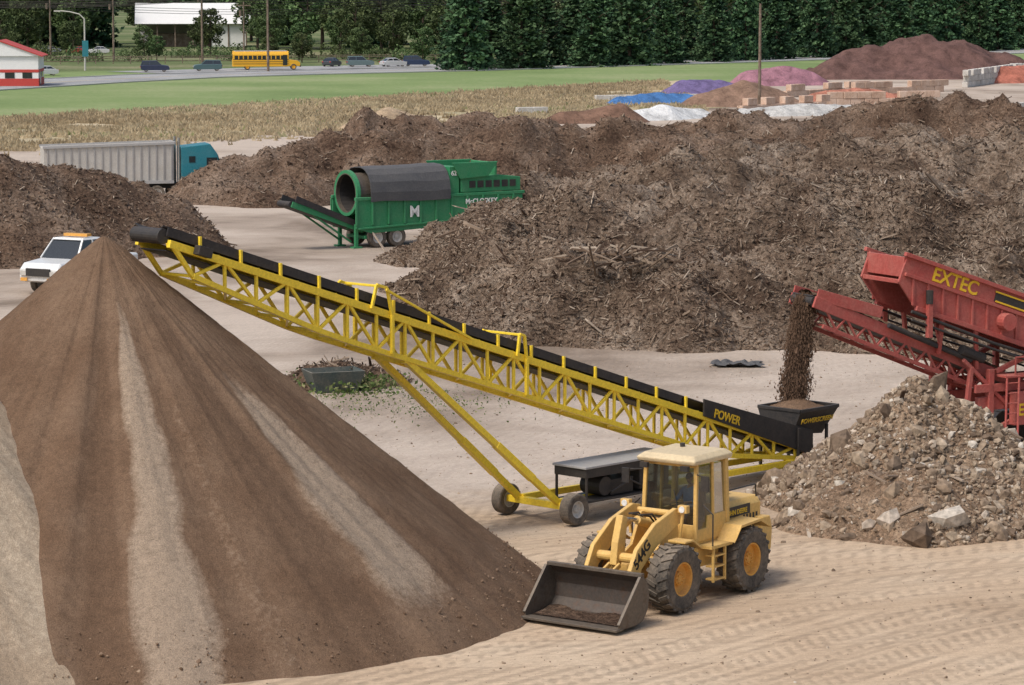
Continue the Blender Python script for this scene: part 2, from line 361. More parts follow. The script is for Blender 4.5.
keep=(y>222)&(fbm(x/7+3,y/7,3)>-.28); x=x[keep];y=y[keep]; n=len(x); hgt=RS.uniform(.2,.62,n)
a=RS.uniform(0,3.14,n); w=RS.uniform(.2,.5,n); ox=np.cos(a)*w;oy=np.sin(a)*w
jx=RS.normal(0,.15,(n,3)); z0=np.zeros(n)
V=np.stack([np.stack([x-ox,y-oy,z0],-1),np.stack([x+ox*.2,y+oy*.2,z0],-1),np.stack([x-ox+jx[:,0],y-oy,hgt],-1),
            np.stack([x-ox*.2,y-oy*.2,z0],-1),np.stack([x+ox,y+oy,z0],-1),np.stack([x+ox*.4+jx[:,1],y+oy,hgt*.85],-1)],1)
npmesh('tall_dry_grass',V.reshape(-1,3),np.arange(n*6).reshape(-1,3),M['dgrass'],False,np.repeat(np.clip(.5+.5*fbm(x/12,y/12,3)+RS.normal(0,.2,n),0,1),6))
asph=soil('asphalt_mat',(.22,.22,.22),(.29,.29,.29),(.34,.335,.33),.1,2,.2,.02)
lw=paint('road_white_line',(.7,.7,.68),.1,.7); ly=paint('road_yellow_line',(.6,.4,.05),.1,.7)
road=[(-140,310),(-100,372),(-78,402),(-64,438),(-52,462),(-36,479),(-12,499),(30,545),(120,650),(300,860)]
strip('road',road,19,.06,asph); strip('road_edge_line',road,.25,.066,lw,8.4); strip('road_edge_line',road,.25,.066,lw,-8.4)
strip('road_center_line',road,.3,.066,ly,.0)
kerb=paint('kerb_concrete',(.5,.49,.46),.1,.8)
for s_ in(-1,1):
    o=strip('kerb',road,.4,.10,kerb,s_*9.75); q=o.modifiers.new('s','SOLIDIFY'); q.thickness=.14; q.offset=0
lot=[(-60,482),(-46,496),(-30,514),(-8,528)]
strip('parking_lot',lot,16,.05,asph)

# ------------------------------------------------------------ piles
def pile(name,lines,slope,res,amp,mat,cr=1.0,warp=1.2,det=.12,hvar=.12,parent=None):
    P=np.array([p for l in lines for p in l]); pad=P[:,2].max()/slope+3
    X,Y=np.meshgrid(np.arange(P[:,0].min()-pad,P[:,0].max()+pad,res),np.arange(P[:,1].min()-pad,P[:,1].max()+pad,res))
    wx=X+warp*fbm(X/4.3+5,Y/4.3,3); wy=Y+warp*fbm(X/4.3+40,Y/4.3+20,3)
    Z=np.full(X.shape,-9.)
    hv=1+hvar*fbm(X/5+3,Y/5+77,3)*2
    for l in lines:
        segs=list(zip(l[:-1],l[1:])) if len(l)>1 else [(l[0],l[0])]
        for a_,b_ in segs:
            ax,ay,ah=a_; bx,by,bh=b_; dx,dy=bx-ax,by-ay; L=dx*dx+dy*dy
            t=np.clip(((wx-ax)*dx+(wy-ay)*dy)/L,0,1) if L>0 else np.zeros(X.shape)
            d=np.hypot(wx-(ax+t*dx),wy-(ay+t*dy)); h=(ah+(bh-ah)*t)*hv
            Z=np.maximum(Z,h-slope*(np.sqrt(d*d+cr*cr)-cr))
    k=np.clip((Z+.4)/1.6,0,1)
    Z=Z+k*(amp*1.0*fbm(X/4.1+31,Y/4.1,3)+amp*.9*fbm(X/2.2,Y/2.2,4,.55)+amp*.35*(.5-2*np.abs(fbm(X/1.7+9,Y/1.7,3))))+np.clip((Z+.3)*2,0,1)*det*fbm(X/.5,Y/.5,3,.6)
    V=np.stack([X,Y,np.maximum(Z,-.3)],-1).reshape(-1,3); ny,nx=X.shape
    idx=np.arange(nx*ny).reshape(ny,nx); F=np.stack([idx[:-1,:-1],idx[:-1,1:],idx[1:,1:],idx[1:,:-1]],-1).reshape(-1,4)
    zq=Z.ravel()[F].max(1); F=F[zq>-.12]
    used=np.unique(F); mp=np.full(len(V),-1); mp[used]=np.arange(len(used))
    o=npmesh(name,V[used],mp[F],mat,True,parent=parent)
    W=V[used]; W=W[W[:,2]>.02]; return o,W
def pick(W,n,j,yb=None):
    if yb: W=W[W[:,1]<yb]
    p=W[RS.randint(0,len(W),n)].copy(); p[:,:2]+=RS.uniform(-j/2,j/2,(n,2)); return p
def sticks(par,W,n,L,j,yb=None,pitch=.45,name='wood_debris',clump=True):
    p=pick(W,n,j,yb)
    if clump: p=p[fbm(p[:,0]/3+70,p[:,1]/3,3)>RS.uniform(-.9,.3,len(p))]
    n=len(p); l=RS.gamma(2.0,L/2.0,n)+.04; s=np.stack([l,RS.uniform(.025,.055,n)*(.5+l),RS.uniform(.015,.04,n)*(.6+l)],-1)
    scatter(name,p,(BOXV,BOXF),s,M['stick'],pitch,.15,par)
def clods(par,W,n,S,j):
    p=pick(W,n,j); s=np.minimum(RS.gamma(2,S/2,n)+.02,S*2.2)
    scatter('compost_clods',p,(TETV,TETF),s[:,None]*RS.uniform(.6,1.5,(n,3)),M['clodm'],None,.3,par)

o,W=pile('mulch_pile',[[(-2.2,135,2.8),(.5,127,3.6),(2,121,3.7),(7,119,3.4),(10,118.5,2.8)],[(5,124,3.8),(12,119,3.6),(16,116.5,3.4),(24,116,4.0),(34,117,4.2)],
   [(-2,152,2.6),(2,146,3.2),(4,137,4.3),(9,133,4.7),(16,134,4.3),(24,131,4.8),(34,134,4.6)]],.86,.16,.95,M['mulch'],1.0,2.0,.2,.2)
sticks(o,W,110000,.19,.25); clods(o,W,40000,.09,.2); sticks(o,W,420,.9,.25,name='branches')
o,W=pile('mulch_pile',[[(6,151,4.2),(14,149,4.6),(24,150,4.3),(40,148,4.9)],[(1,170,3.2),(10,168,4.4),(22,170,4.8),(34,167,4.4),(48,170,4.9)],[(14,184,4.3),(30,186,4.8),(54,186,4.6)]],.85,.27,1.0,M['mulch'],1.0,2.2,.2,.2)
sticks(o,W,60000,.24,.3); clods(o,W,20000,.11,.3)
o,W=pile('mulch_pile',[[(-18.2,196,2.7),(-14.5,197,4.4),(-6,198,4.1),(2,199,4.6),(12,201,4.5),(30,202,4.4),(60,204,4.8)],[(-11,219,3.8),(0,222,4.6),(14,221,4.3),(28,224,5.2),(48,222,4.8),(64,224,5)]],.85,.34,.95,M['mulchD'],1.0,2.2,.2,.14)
sticks(o,W,34000,.26,.36); clods(o,W,14000,.12,.36)
o,W=pile('compost_pile',[[(-40,149,5.6),(-33,152,5.9),(-26.0,155.5,5.3),(-22.0,159,4.4),(-20.6,160.5,3.6)]],.84,.25,.5,M['mulchD'],.8,1.2,.14,.06)
sticks(o,W,16000,.18,.25); clods(o,W,12000,.09,.25)
p=np.stack([RS.normal(4.2,1.1,90),RS.normal(118.6,.7,90),RS.uniform(3.0,3.6,90)],-1)
scatter('branch_tangle',p,(BOXV,BOXF),np.stack([RS.uniform(.6,1.7,90),RS.uniform(.04,.09,90),RS.uniform(.04,.08,90)],-1),M['stick'],.35,.1)

# rubble pile by the screening machine
rub,W=pile('rubble_pile',[[(11.1,81.4,3.2),(12.3,81.0,2.35),(14.0,80.2,1.4),(17,79.5,1.0),(22,79,.9)],[(9.2,77.2,1.5),(10.6,76.6,1.7),(13,76.9,1.2),(17,77.2,.9)]],.78,.11,.20,M['rubble'],.35,.6,.10,.04)
p=pick(W,20000,.12); s=RS.gamma(1.5,.028,20000)+.022; soft=(p[:,2]<1.6)&(p[:,0]<10.5)&(p[:,1]<77)
s=np.where(soft&(RS.rand(20000)<.8),.02,s)
big=RS.rand(20000)<.03; s=np.where(big,s*2.8,s); p[:,2]-=s*.1
scatter('rocks',p,(ICOV,ICOF),s[:,None]*RS.uniform(.55,1.45,(20000,3))*1.5,M['rock'],None,.32,rub)
p=pick(W[W[:,2]<.6],300,.3); s=RS.gamma(2,.085,300)+.06; scatter('boulders',p,(ICOV,ICOF),s[:,None]*RS.uniform(.55,1.4,(300,3)),M['rock'],None,.3,rub)
p=pick(W,60,.3); scatter('broken_boards',p,(BOXV,BOXF),np.stack([RS.uniform(.3,.9,60),RS.uniform(.05,.14,60),RS.uniform(.03,.05,60)],-1),M['stick'],.3,.05,rub)

# cone stockpiles
def conemat(name,base,dk,streak):
    m,nt,b=newmat(name); co=objco(nt); a=nt.nodes.new('ShaderNodeAttribute'); a.attribute_name='rnd'
    n2=noise(nt,co,7,7,.75); n3=noise(nt,co,40,3,.7); n1=noise(nt,co,.6,6,.6)
    c=mix(nt,ramp(nt,n1,[(.35,0),(.65,1)]),dk,base)
    c=mix(nt,ramp(nt,math_(nt,'MULTIPLY',a.outputs['Fac'],-1),[(0,0),(.5,1)]),c,dk)
    sf=math_(nt,'ADD',a.outputs['Fac'],math_(nt,'MULTIPLY',math_(nt,'SUBTRACT',n2,.5),.8),False)
    c=mix(nt,ramp(nt,sf,[(.22,0),(.7,1)]),c,streak)
    c=mix(nt,1,c,ramp(nt,n2,[(.3,.8),(.7,1.2)]),'MULTIPLY'); c=mix(nt,1,c,ramp(nt,n3,[(.3,.66),(.7,1.34)]),'MULTIPLY')
    nt.links.new(c,b.inputs['Base Color']); b.inputs['Roughness'].default_value=.97; b.inputs['Specular IOR Level'].default_value=.1
    bump(nt,b,math_(nt,'ADD',n2,math_(nt,'MULTIPLY',n3,.6)),.9,.05); return m
def cone(name,cx,cy,H,R,mat,streaks,seed):
    na,nr=900,260; th=np.linspace(0,2*math.pi,na,endpoint=False); r=np.linspace(0,1,nr)**.9*(R+.5)
    TH,Rr=np.meshgrid(th,r); cs,sn=np.cos(TH),np.sin(TH)
    k=Rr/R
    Re=Rr*(1+.03*fbm(cs*2+seed,sn*2,3)*k)
    Z=H-H/R*(np.sqrt(Re**2+.15**2)-.15)-.10*H*np.sin(np.clip(k,0,1)*math.pi)*.2
    lobe=fbm(cs*7+seed,sn*7+4,3); rill=fbm(cs*26+seed,sn*26,3)
    Z=Z+lobe*.20*np.clip(k*2,0,1)+rill*.022*np.clip(k*3,0,1)*np.clip((1.02-k)*5,.2,1)
    X=cx+Rr*cs;Y=cy+Rr*sn
    Z=Z+.02*fbm(X/.25,Y/.25,3)+.05*fbm(X/.9,Y/.9,3)
    st=np.zeros_like(Z); dg=np.degrees(TH); dg=np.where(dg>180,dg-360,dg)
    for (a0,wd,r0,r1,amp) in streaks:
        ce=a0+2.2*fbm(k*2.2+a0,k*0+seed,3)+1.0*fbm(k*14+a0,k*0+seed,2); wv=wd*(.85+.3*fbm(k*6+a0*2,k*0+3,3))*np.clip((k-r0)*3+.35,.2,1)
        e=np.exp(-((dg-ce)/wv)**6)
        st=np.where(e>.02,st+amp*e*np.clip((k-r0)*7,0,1)*np.clip((r1-k)*9,0,1),st)
    st=st+.10*fbm(cs*20,sn*20+seed,3)*np.clip(k*2,0,1)
    idx=np.arange(na*nr).reshape(nr,na); nxt=np.roll(idx,-1,1)
    F=np.stack([idx[:-1],nxt[:-1],nxt[1:],idx[1:]],-1).reshape(-1,4)
    V=np.stack([X,Y,np.maximum(Z,-.25)],-1).reshape(-1,3)
    o=npmesh(name,V,F,mat,True,st.ravel()); return o,V[V[:,2]>.02]
CX,CY=-9.4,69.0
c1=conemat('screened_soil_mat',(.195,.128,.084),(.140,.086,.054),(.31,.238,.175))
o,W=cone('soil_pile',CX,CY,8.25,10.15,c1,[(-35,7.0,.30,.97,.75),(-73,6,.12,1.2,.75),(-51,7,.15,1.2,-.35),(-84,3.5,.15,1.2,-.4),(-62,2.5,.3,1.1,.22),(-12,6,.25,1.1,-.2),(-108,9,.66,1.3,.8)],3)
p=W[(W[:,2]<.9)]; p=p[RS.randint(0,len(p),3500)].copy(); p[:,:2]+=RS.uniform(-.1,.1,(3500,2)); scatter('soil_clods',p,(ICOV,ICOF),(RS.gamma(1.3,.014,3500)+.012)[:,None]*RS.uniform(.7,1.3,(3500,3)),M['clod'],None,.25,o)
c2=conemat('dry_soil_mat',(.40,.31,.22),(.33,.25,.175),(.45,.365,.27))
cone('soil_pile',-15.0,66.35,8.15,9.65,c2,[(-40,20,.2,1,.5)],9)

n=9000; x=RS.uniform(-14,20,n); y=RS.uniform(58,112,n); s=RS.gamma(1.2,.015,n)+.012
scatter('gravel',np.stack([x,y,gheight(x,y)],-1),(ICOV,ICOF),s[:,None]*RS.uniform(.7,1.3,(n,3)),M['rock'],None,.25)

# coloured landscape-supply piles
def cpile(name,lines,c,slope=.7,amp=.2,res=.35):
    m=soil(name+'_mat',tuple(k*.6 for k in c),c,tuple(min(1,k*1.35) for k in c),.6,4,.8,.1)
    return pile(name,lines,slope,res,amp,m,.6,.6,.08,.08)
cpile('purple_mulch_pile',[[(22,386,1.8),(27,388,2.0)]],(.14,.11,.22))
cpile('pink_mulch_pile',[[(33,421,1.9),(38,423,2.7),(42,424,1.8)]],(.28,.14,.17))
cpile('blue_mulch_pile',[[(13,352,1.1),(17,354,1.4),(21,355,1.2)]],(.06,.15,.33))
cpile('brown_mulch_pile',[[(22,348,1.6),(27,350,3.0),(31,352,1.8)]],(.22,.14,.10))
cpile('brown_mulch_pile',[[(5,306,1.2),(11,308,1.8)]],(.17,.10,.07))
cpile('red_mulch_pile',[[(36,358,1.2),(41,360,1.9),(46,361,1.3)]],(.38,.16,.11))
cpile('red_mulch_pile',[[(68,432,1.8),(76,436,2.8),(88,438,2.4)]],(.36,.13,.09))
cpile('topsoil_pile',[[(48,452,3.0),(54,455,5.2),(62,457,5.8),(68,458,5.4),(74,460,4)]],(.12,.068,.058),.62,.7,.5)
cpile('straw_pile',[[(-15.5,292,.9),(-12,293,2.3),(-9,293,1.3)]],(.36,.27,.18))
cpile('white_gravel_pile',[[(11.5,312,.8),(16,315,1.3),(20,320,1.0)]],(.55,.55,.54))
cpile('grey_gravel_pile',[[(24,322,.8),(32,325,1.2),(40,328,.9)]],(.42,.41,.39))
def blocks(name,a,b,rows,mat,gap=.05,step=False):
    a=Vector(a);b=Vector(b);d=b-a;L=d.length;d.normalize();n=int(L/1.8); e=empty(name,(a.x,a.y,0),math.atan2(d.y,d.x)); m=MB()
    for i in range(n):
        rr=rows-(random.choice((0,0,0,1)) if step else 0)
        for k in range(rr):
            o_=.9*(k%2); m.box((i*1.8+.9+o_,random.uniform(-.08,.08),.4+k*.8),(1.8-gap,.8,.78))
    m.obj('blocks',mat,e,.04)
blocks('concrete_block_wall',(25,330),(36,343),2,M['concp'],step=True); blocks('concrete_block_wall',(34,376),(46,392),2,M['concp'],step=True); blocks('concrete_block_wall',(36,350),(50,355),2,M['concp'],step=True)
blocks('concrete_block_wall',(10,362),(24,367),1,M['conc']); blocks('concrete_block_wall',(43,385),(57,397),2,M['concp'],step=True)
blocks('concrete_block_wall',(62,412),(76,450),3,M['conc'],step=True); blocks('concrete_block_wall',(74,447),(110,458),3,M['conc'],step=True)
blocks('concrete_block_wall',(.5,326),(5,328),1,M['conc']); blocks('concrete_block_wall',(56,338),(60,343),1,M['conc'])

# ------------------------------------------------------------ trees
def pine_mesh(seed,H=15,R=3.7):
    rs=np.random.RandomState(seed); cen=[];br=[]
    for i in range(140):
        h=(i/140.0)**1.05*.985*H+.3; L=((1-h/H)**.75)*R*rs.uniform(.7,1.15)+.25; az=i*2.399+rs.uniform(-.4,.4)
        n=int(12+28*L/R); t=rs.uniform(.3,1,n)**.7
        sp=.26*L*t*.5+.12; q=np.stack([np.cos(az)*L*t,np.sin(az)*L*t,h+.10*L*t-.28*L*t*t],-1)+rs.normal(size=(n,3))*np.stack([sp,sp,sp*.4],-1)*.9
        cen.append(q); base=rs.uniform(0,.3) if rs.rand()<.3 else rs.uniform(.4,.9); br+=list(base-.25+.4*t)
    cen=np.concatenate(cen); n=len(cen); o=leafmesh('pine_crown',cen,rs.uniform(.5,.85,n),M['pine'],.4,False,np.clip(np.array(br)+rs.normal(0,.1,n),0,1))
    return o.data
def dec_mesh(seed,H=16,R=5):
    rs=np.random.RandomState(seed); cen=[];br=[]
    for i in range(60):
        v=rs.normal(size=3); v/=np.linalg.norm(v); v*=rs.uniform(.45,1)**.5; c=np.array([v[0]*R,v[1]*R,H*.6+v[2]*H*.38]); cr=rs.uniform(.8,1.8)
        n=55; q=rs.normal(size=(n,3)); q/=np.linalg.norm(q,axis=1)[:,None]; q*=rs.uniform(.6,1,(n,1))**.4*cr; q[:,2]*=.7; cen.append(c+q)
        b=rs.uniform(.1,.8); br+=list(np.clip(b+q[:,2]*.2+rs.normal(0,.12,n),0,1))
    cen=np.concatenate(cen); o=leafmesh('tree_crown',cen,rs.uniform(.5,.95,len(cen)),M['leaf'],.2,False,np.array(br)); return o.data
def trunk(H,r,limbs,seed):
    random.seed(seed); m=MB(); m.cyl((0,0,-.2),(0,0,H*.5),r,r*.6,10); m.cyl((0,0,H*.5),(0.1,0,H*.93),r*.6,r*.12,8)
    for i in range(limbs):
        a=random.uniform(0,6.28);z=random.uniform(.25,.7)*H;L=H*.22; m.cyl((0,0,z),(math.cos(a)*L,math.sin(a)*L,z+L*.7),r*.35,r*.08,6)
    o=m.obj('trunk_src',M['bark']); me=o.data; bpy.data.objects.remove(o); return me
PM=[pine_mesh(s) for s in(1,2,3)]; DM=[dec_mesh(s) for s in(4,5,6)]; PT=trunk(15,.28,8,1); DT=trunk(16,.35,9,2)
def tree(kind,name,x,y,s,parent=None,sz=None):
    e=empty(name,(x,y,0),random.uniform(0,6.28)); e.scale=(s,s,sz or s)
    if parent: e.parent=parent
    for nm,me in(('crown',random.choice(PM if kind=='p' else DM)),('trunk',PT if kind=='p' else DT)):
        o=bpy.data.objects.new(nm,me); C.objects.link(o); o.parent=e
    return e
random.seed(5)
line=[(-8,494),(14,516),(36,548),(58,582),(84,620),(112,658),(150,710)]
for row in range(2):
    for i in range(len(line)-1):
        (ax,ay),(bx,by)=line[i],line[i+1]; L=math.hypot(bx-ax,by-ay); k=max(1,int(L/(10.5 if row==0 else 8.5)))
        for j in range(k):
            t=(j+(.5 if row%2 else 0))/k; tree('p','pine_tree',ax+(bx-ax)*t-row*6+random.uniform(-1.5,1.5),ay+(by-ay)*t+row*12+random.uniform(-2.5,2.5),random.uniform(.95,1.3),sz=random.uniform(.8,1.2))
fo=empty('distant_forest',(0,0,0))
for i in range(160):
    x=random.uniform(-175,215); y=random.uniform(650,730)
    if -92<x<-55 and y<722: y+=75
    tree(random.choice('dddp'),'tree',x,y,random.uniform(1.1,1.7),fo)
for x,y,s in [(-98,610,.8),(-93,640,.9),(-60,600,.6),(-30,580,.75),(-22,560,.6),(-48,600,.55),(-12,570,.8),(-5,590,1),(-105,570,.7),(-38,545,.35),(-44,548,.3),(-16,540,.42),(2,560,.7),(-85,580,.45),(-110,600,1),(-72,590,.4),(-26,600,.9),(-102,650,1.1),(-54,640,.9),(-44,650,1.0),(-36,630,.8),(-18,610,.9),(-66,560,.3),(-92,555,.35),(-34,600,.6),(-50,620,.7),(-10,550,.5),(-28,555,.4),(-100,590,.6),(-64,620,.5),(-40,575,.45)]:
    tree('d','broadleaf_tree',x,y,s)
def bush(name,x,y,s,n=450):
    v=RS.normal(size=(n,3)); v/=np.linalg.norm(v,axis=1)[:,None]; v*=RS.uniform(.5,1,(n,1))**.5; v[:,2]=abs(v[:,2])
    v*=np.array([s*1.3,s,s*.9])*(1+.25*np.sin(v[:,:1]*7+s*9)); leafmesh(name,v+np.array([x,y,0]),RS.uniform(.15,.4,n)*max(.5,s*.5),M['leaf'])
for i in range(60): 
    x=-100+i*1.75+random.uniform(-2,2); bush('shrub',x,max(540,545+x*.3)+random.uniform(0,65),random.uniform(1.0,3.2))
for x,y in [(-90,470),(-86,480)]: bush('shrub',x,y,random.uniform(.9,1.5))

# ------------------------------------------------------------ roadside things
def pole(name,x,y,h,r,arm=True,mat=None):
    e=empty(name,(x,y,0)); m=MB(); m.cyl((0,0,-.3),(0,0,h),r,r*.7,10)
    if arm: m.box((0,0,h-.7),(2.6,.14,.16)); m.cyl((-.55,-.3,h-2.6),(-.55,-.3,h-1.5),.24,n=10)
    if arm:
        for k in(-1.1,-.4,.5,1.1): m.cyl((k,0,h-.6),(k,0,h-.4),.05,n=6)
    m.obj('pole_body',mat or M['wood'],e); return e
pole('utility_pole',-56,545,13.5,.24); pole('utility_pole',-39.5,488,15,.22); pole('utility_pole',-88,575,12,.22); pole('utility_pole',-2,600,12,.2); pole('utility_pole',-48,540,11,.18); pole('utility_pole',-74,560,12,.22)
pole('utility_pole',27.8,338,11.9,.2,False)
w=MB()
for a_,b_ in [((-130,520,12),(-39.5,488,12.5)),((-39.5,488,12.5),(20,640,12)),((-130,560,12),(-56,545,11.5)),((-56,545,11.5),(40,600,13)),((-88,575,10),(-2,600,10.5))]:
    for off in(-.9,0,.9):
        prev=None
        for i in range(15):
            t=i/14; p=Vector(a_).lerp(Vector(b_),t)+Vector((off,0,-1.5*4*t*(1-t)+off*.5))
            if prev is not None: w.cyl(prev,p,.06,n=4)
            prev=p
w.obj('power_lines',M['black'])
e=empty('street_lamp',(-70,494,0)); m=MB(); m.cyl((0,0,0),(0,0,8.4),.17,.12,10); m.pipe([(0,0,8.4),(-.8,0,9.2),(-2.4,0,9.6),(-4,0,9.75)],.1); m.box((-4.4,0,9.72),(1.1,.4,.22)); m.obj('mast',M['lgrey'],e)
m=MB(); m.box((.1,-.2,3.6),(1.0,.06,2.6)); m.obj('sign_panel',M['teal'],e)
# shop
e=empty('roadside_shop',(-76,416,0),rad(4)); m=MB(); m.bb((0,0,2.3),(10.5,9,4.2)); m.prism([(-.3,4.2),(10.8,4.2),(5.2,6.2)],-.3,9.3); m.obj('upper_walls',M['white'],e)
m=MB(); m.bb((-.02,-.02,0),(10.52,9.02,1.1)); m.bb((-.03,-.03,1.95),(10.53,9.03,2.35)); m.obj('red_band',M['wred'],e)
m=MB(); m.bb((.02,.02,1.1),(10.48,8.98,1.95)); m.obj('mid_wall',M['white'],e)
m=MB()
for k in range(4): m.bb((1.1+k*2.4,-.06,1.15),(2.4+k*2.4,-.02,1.93))
m.bb((10.54,2,0.1),(10.58,3,2)); m.bb((10.54,5,1.15),(10.58,7,1.93)); m.obj('windows',M['cglass'],e)
m=MB(); m.prism([(-.6,4.1),(-.6,4.22),(5.2,6.4),(11.1,4.22),(11.1,4.1),(5.2,6.25)],-.5,9.5); m.obj('roof',M['wred'],e)
# barn with light roof
e=empty('open_barn',(-84,680,0),rad(6)); m=MB()
m.add([(-1,-1,5.2),(25,-1,5.2),(25,7,9.8),(-1,7,9.8)],[(0,1,2,3)]); m.add([(-1,7,9.8),(25,7,9.8),(25,15,5.2),(-1,15,5.2)],[(0,1,2,3)])
m.obj('metal_roof',M['white'],e,solid=.12)
m=MB(); m.bb((0,13.9,0),(24,14,5.3)); m.add([(0,0,5.2),(0,14,5.2),(0,7,9.6)],[(0,1,2)]); m.add([(24,0,5.2),(24,14,5.2),(24,7,9.6)],[(0,1,2)]); m.bb((16,.1,0),(24,.3,5.2)); m.obj('walls',M['white'],e,solid=.1)
m=MB()
for k in range(7): m.box((k*4,0,2.6),(.3,.3,5.2))
m.bb((2,3,0),(22,12,3)); m.obj('posts_and_stored_goods',M['wood'],e)
m=MB()
for i in range(30): m.box((-95+i*3,530+i*.8,.7),(.15,.15,1.4))
for z in(.5,1.0,1.3): m.beam((-95,530,z),(-8,553.2,z),.06,.12)
m.obj('wooden_fence',M['wood'])

def car(name,x,y,rz,col,kind='sedan'):
    e=empty(name,(x,y,0.07),rz); pm=paint(name+'_paint',col,.05,.3,.2,spec=.6)
    if kind=='sedan': L=4.6; body=[(-2.25,.35),(-2.3,.85),(-1.6,1.0),(-.9,1.02),(1.0,.98),(2.0,.82),(2.28,.6),(2.28,.3),(1.9,.22),(-1.9,.22)]; g=[(-1.75,.98),(-1.0,1.42),(.2,1.45),(1.15,.96)]; rf=[(-1.05,1.4),(.22,1.43)]
    elif kind=='suv': L=4.8; body=[(-2.3,.4),(-2.35,1.05),(-1.9,1.12),(1.0,1.12),(2.1,1.0),(2.35,.8),(2.35,.35),(1.9,.28),(-1.9,.28)]; g=[(-2.2,1.1),(-1.95,1.72),(.3,1.76),(1.05,1.1)]; rf=[(-2.0,1.7),(.32,1.74)]
    else: L=5.6; body=[(-2.8,.5),(-2.8,1.15),(-.55,1.15),(-.5,1.2),(1.2,1.2),(2.5,1.1),(2.75,.9),(2.75,.45),(2.2,.35),(-2.2,.35)]; g=[(-.55,1.18),(-.45,1.85),(.7,1.88),(1.35,1.18)]; rf=[(-.5,1.83),(.72,1.86)]
    m=MB(); m.loft([[(p[0]*(1-.02*(abs(k)>.9)),.9*k,p[1]*(1-.05*(abs(k)>.95))) for p in body] for k in(-1,-.93,.93,1)])
    m.obj('body',pm,e,.03)
    m=MB(); m.loft([[(p[0],s*(.84 if p[1]<1.25 else .66),p[1]) for p in g] for s in(-1,1)]); m.obj('glass_cabin',M['cglass'],e,.02)
    m=MB(); (ax,az),(bx,bz)=rf; m.loft([[(ax-.06,s*.70,az-.01),(bx+.08,s*.70,bz-.02),(bx,s*.62,bz+.05),(ax,s*.62,az+.05)] for s in(-1,1)])
    for s in(-1,1):
        for (p,q) in((g[0],g[1]),(g[2],g[3])): m.beam((p[0],s*(.85 if p[1]<1.25 else .67),p[1]),(q[0],s*(.85 if q[1]<1.25 else .67),q[1]),.06,.07)
        xm=(g[1][0]+g[2][0])/2; m.beam((xm,s*.68,g[1][1]),(xm,s*.86,g[0][1]),.05,.07)
    m.obj('roof_and_pillars',pm,e)
    m=MB(); xf=max(p[0] for p in body); xr=min(p[0] for p in body); 
    if kind=='pickup': m.box((xf-.0,0,.78),(.06,1.1,.28))
    else: m.box((xf-.02,0,.45),(.06,1.1,.14))
    m.obj('grille',M['dark'],e)
    m=MB()
    for s in(-1,1): m.box((xf-.04,s*.68,.74),(.12,.3,.16)) 
    m.obj('headlights',M['lgrey'],e)
    m=MB()
    for s in(-1,1): m.box((xr+.03,s*.7,.82),(.1,.22,.16))
    m.obj('tail_lights',M['wred'],e)
    k=0
    for wx in(L*.3,-L*.3):
        for s in(-1,1): k+=1; wheel(e,'wheel_%d'%k,(wx,s*.78,.33),.33 if kind!='pickup' else .38,.22,.2,M['tire'],M['grey'])
    return e
car('parked_car',-72.5,466,rad(200),(.55,.56,.58)); car('parked_car',-57.5,485,rad(8),(.025,.035,.08),'suv'); car('parked_car',-49.5,490,rad(190),(.07,.13,.14),'suv')
car('parked_car',-26,516,rad(12),(.14,.20,.21),'suv'); car('parked_car',-20.4,517,rad(30),(.7,.7,.7)); car('parked_car',-16.5,519,rad(5),(.02,.04,.10),'suv'); car('parked_car',-10.5,522,rad(60),(.6,.6,.6)); car('parked_car',-31,518,rad(70),(.06,.07,.08))
car('parked_car',-95,620,rad(10),(.3,.31,.33)); car('parked_car',-84,612,rad(190),(.6,.6,.6)); car('parked_car',-89,616,rad(190),(.4,.05,.04)); car('parked_car',62,540,rad(60),(.02,.02,.02))
# school bus
e=empty('school_bus',(-40.5,497,.07),rad(8))
m=MB(); pr=[(-1.2,.55),(-1.22,2.5),(-1.05,2.9),(-.5,3.08),(.5,3.08),(1.05,2.9),(1.22,2.5),(1.2,.55)]
m.loft([[(xx,p[0],p[1]) for p in pr] for xx in(-5.6,3.6)]); m.loft([[(3.6,s*1.15,.6),(3.6,s*1.15,1.7),(5.0,s*1.0,1.5),(5.5,s*.95,1.2),(5.5,s*.95,.6)] for s in(-1,1)]); m.obj('body',M['busy'],e,.05)
m=MB()
for i in range(11):
    for s in(-1,1): m.box((-5.0+i*.76,s*1.225,2.05),(.6,.03,.6))
m.box((3.62,0,2.2),(.06,2.1,.9)); m.box((-5.62,0,2.2),(.05,1.6,.7)); m.box((3.0,-1.23,1.6),(.75,.03,1.7)); m.obj('windows',M['cglass'],e)
m=MB()
for z in(1.0,1.35,1.7):
    for s in(-1,1): m.box((-1,s*1.225,z),(9.1,.03,.07))
m.box((5.55,0,.62),(.15,2.2,.3)); m.obj('rub_rails_and_bumper',M['black'],e)
m=MB(); m.box((-1,0,3.08),(8.6,1.5,.06)); m.obj('white_roof',M['white'],e)
for k,(wx,s) in enumerate([(4.4,-1),(4.4,1),(-3.2,-1),(-3.2,1)]): wheel(e,'wheel_%d'%k,(wx,s*1.02,.5),.5,.3,.28,M['tire'],M['busy'])

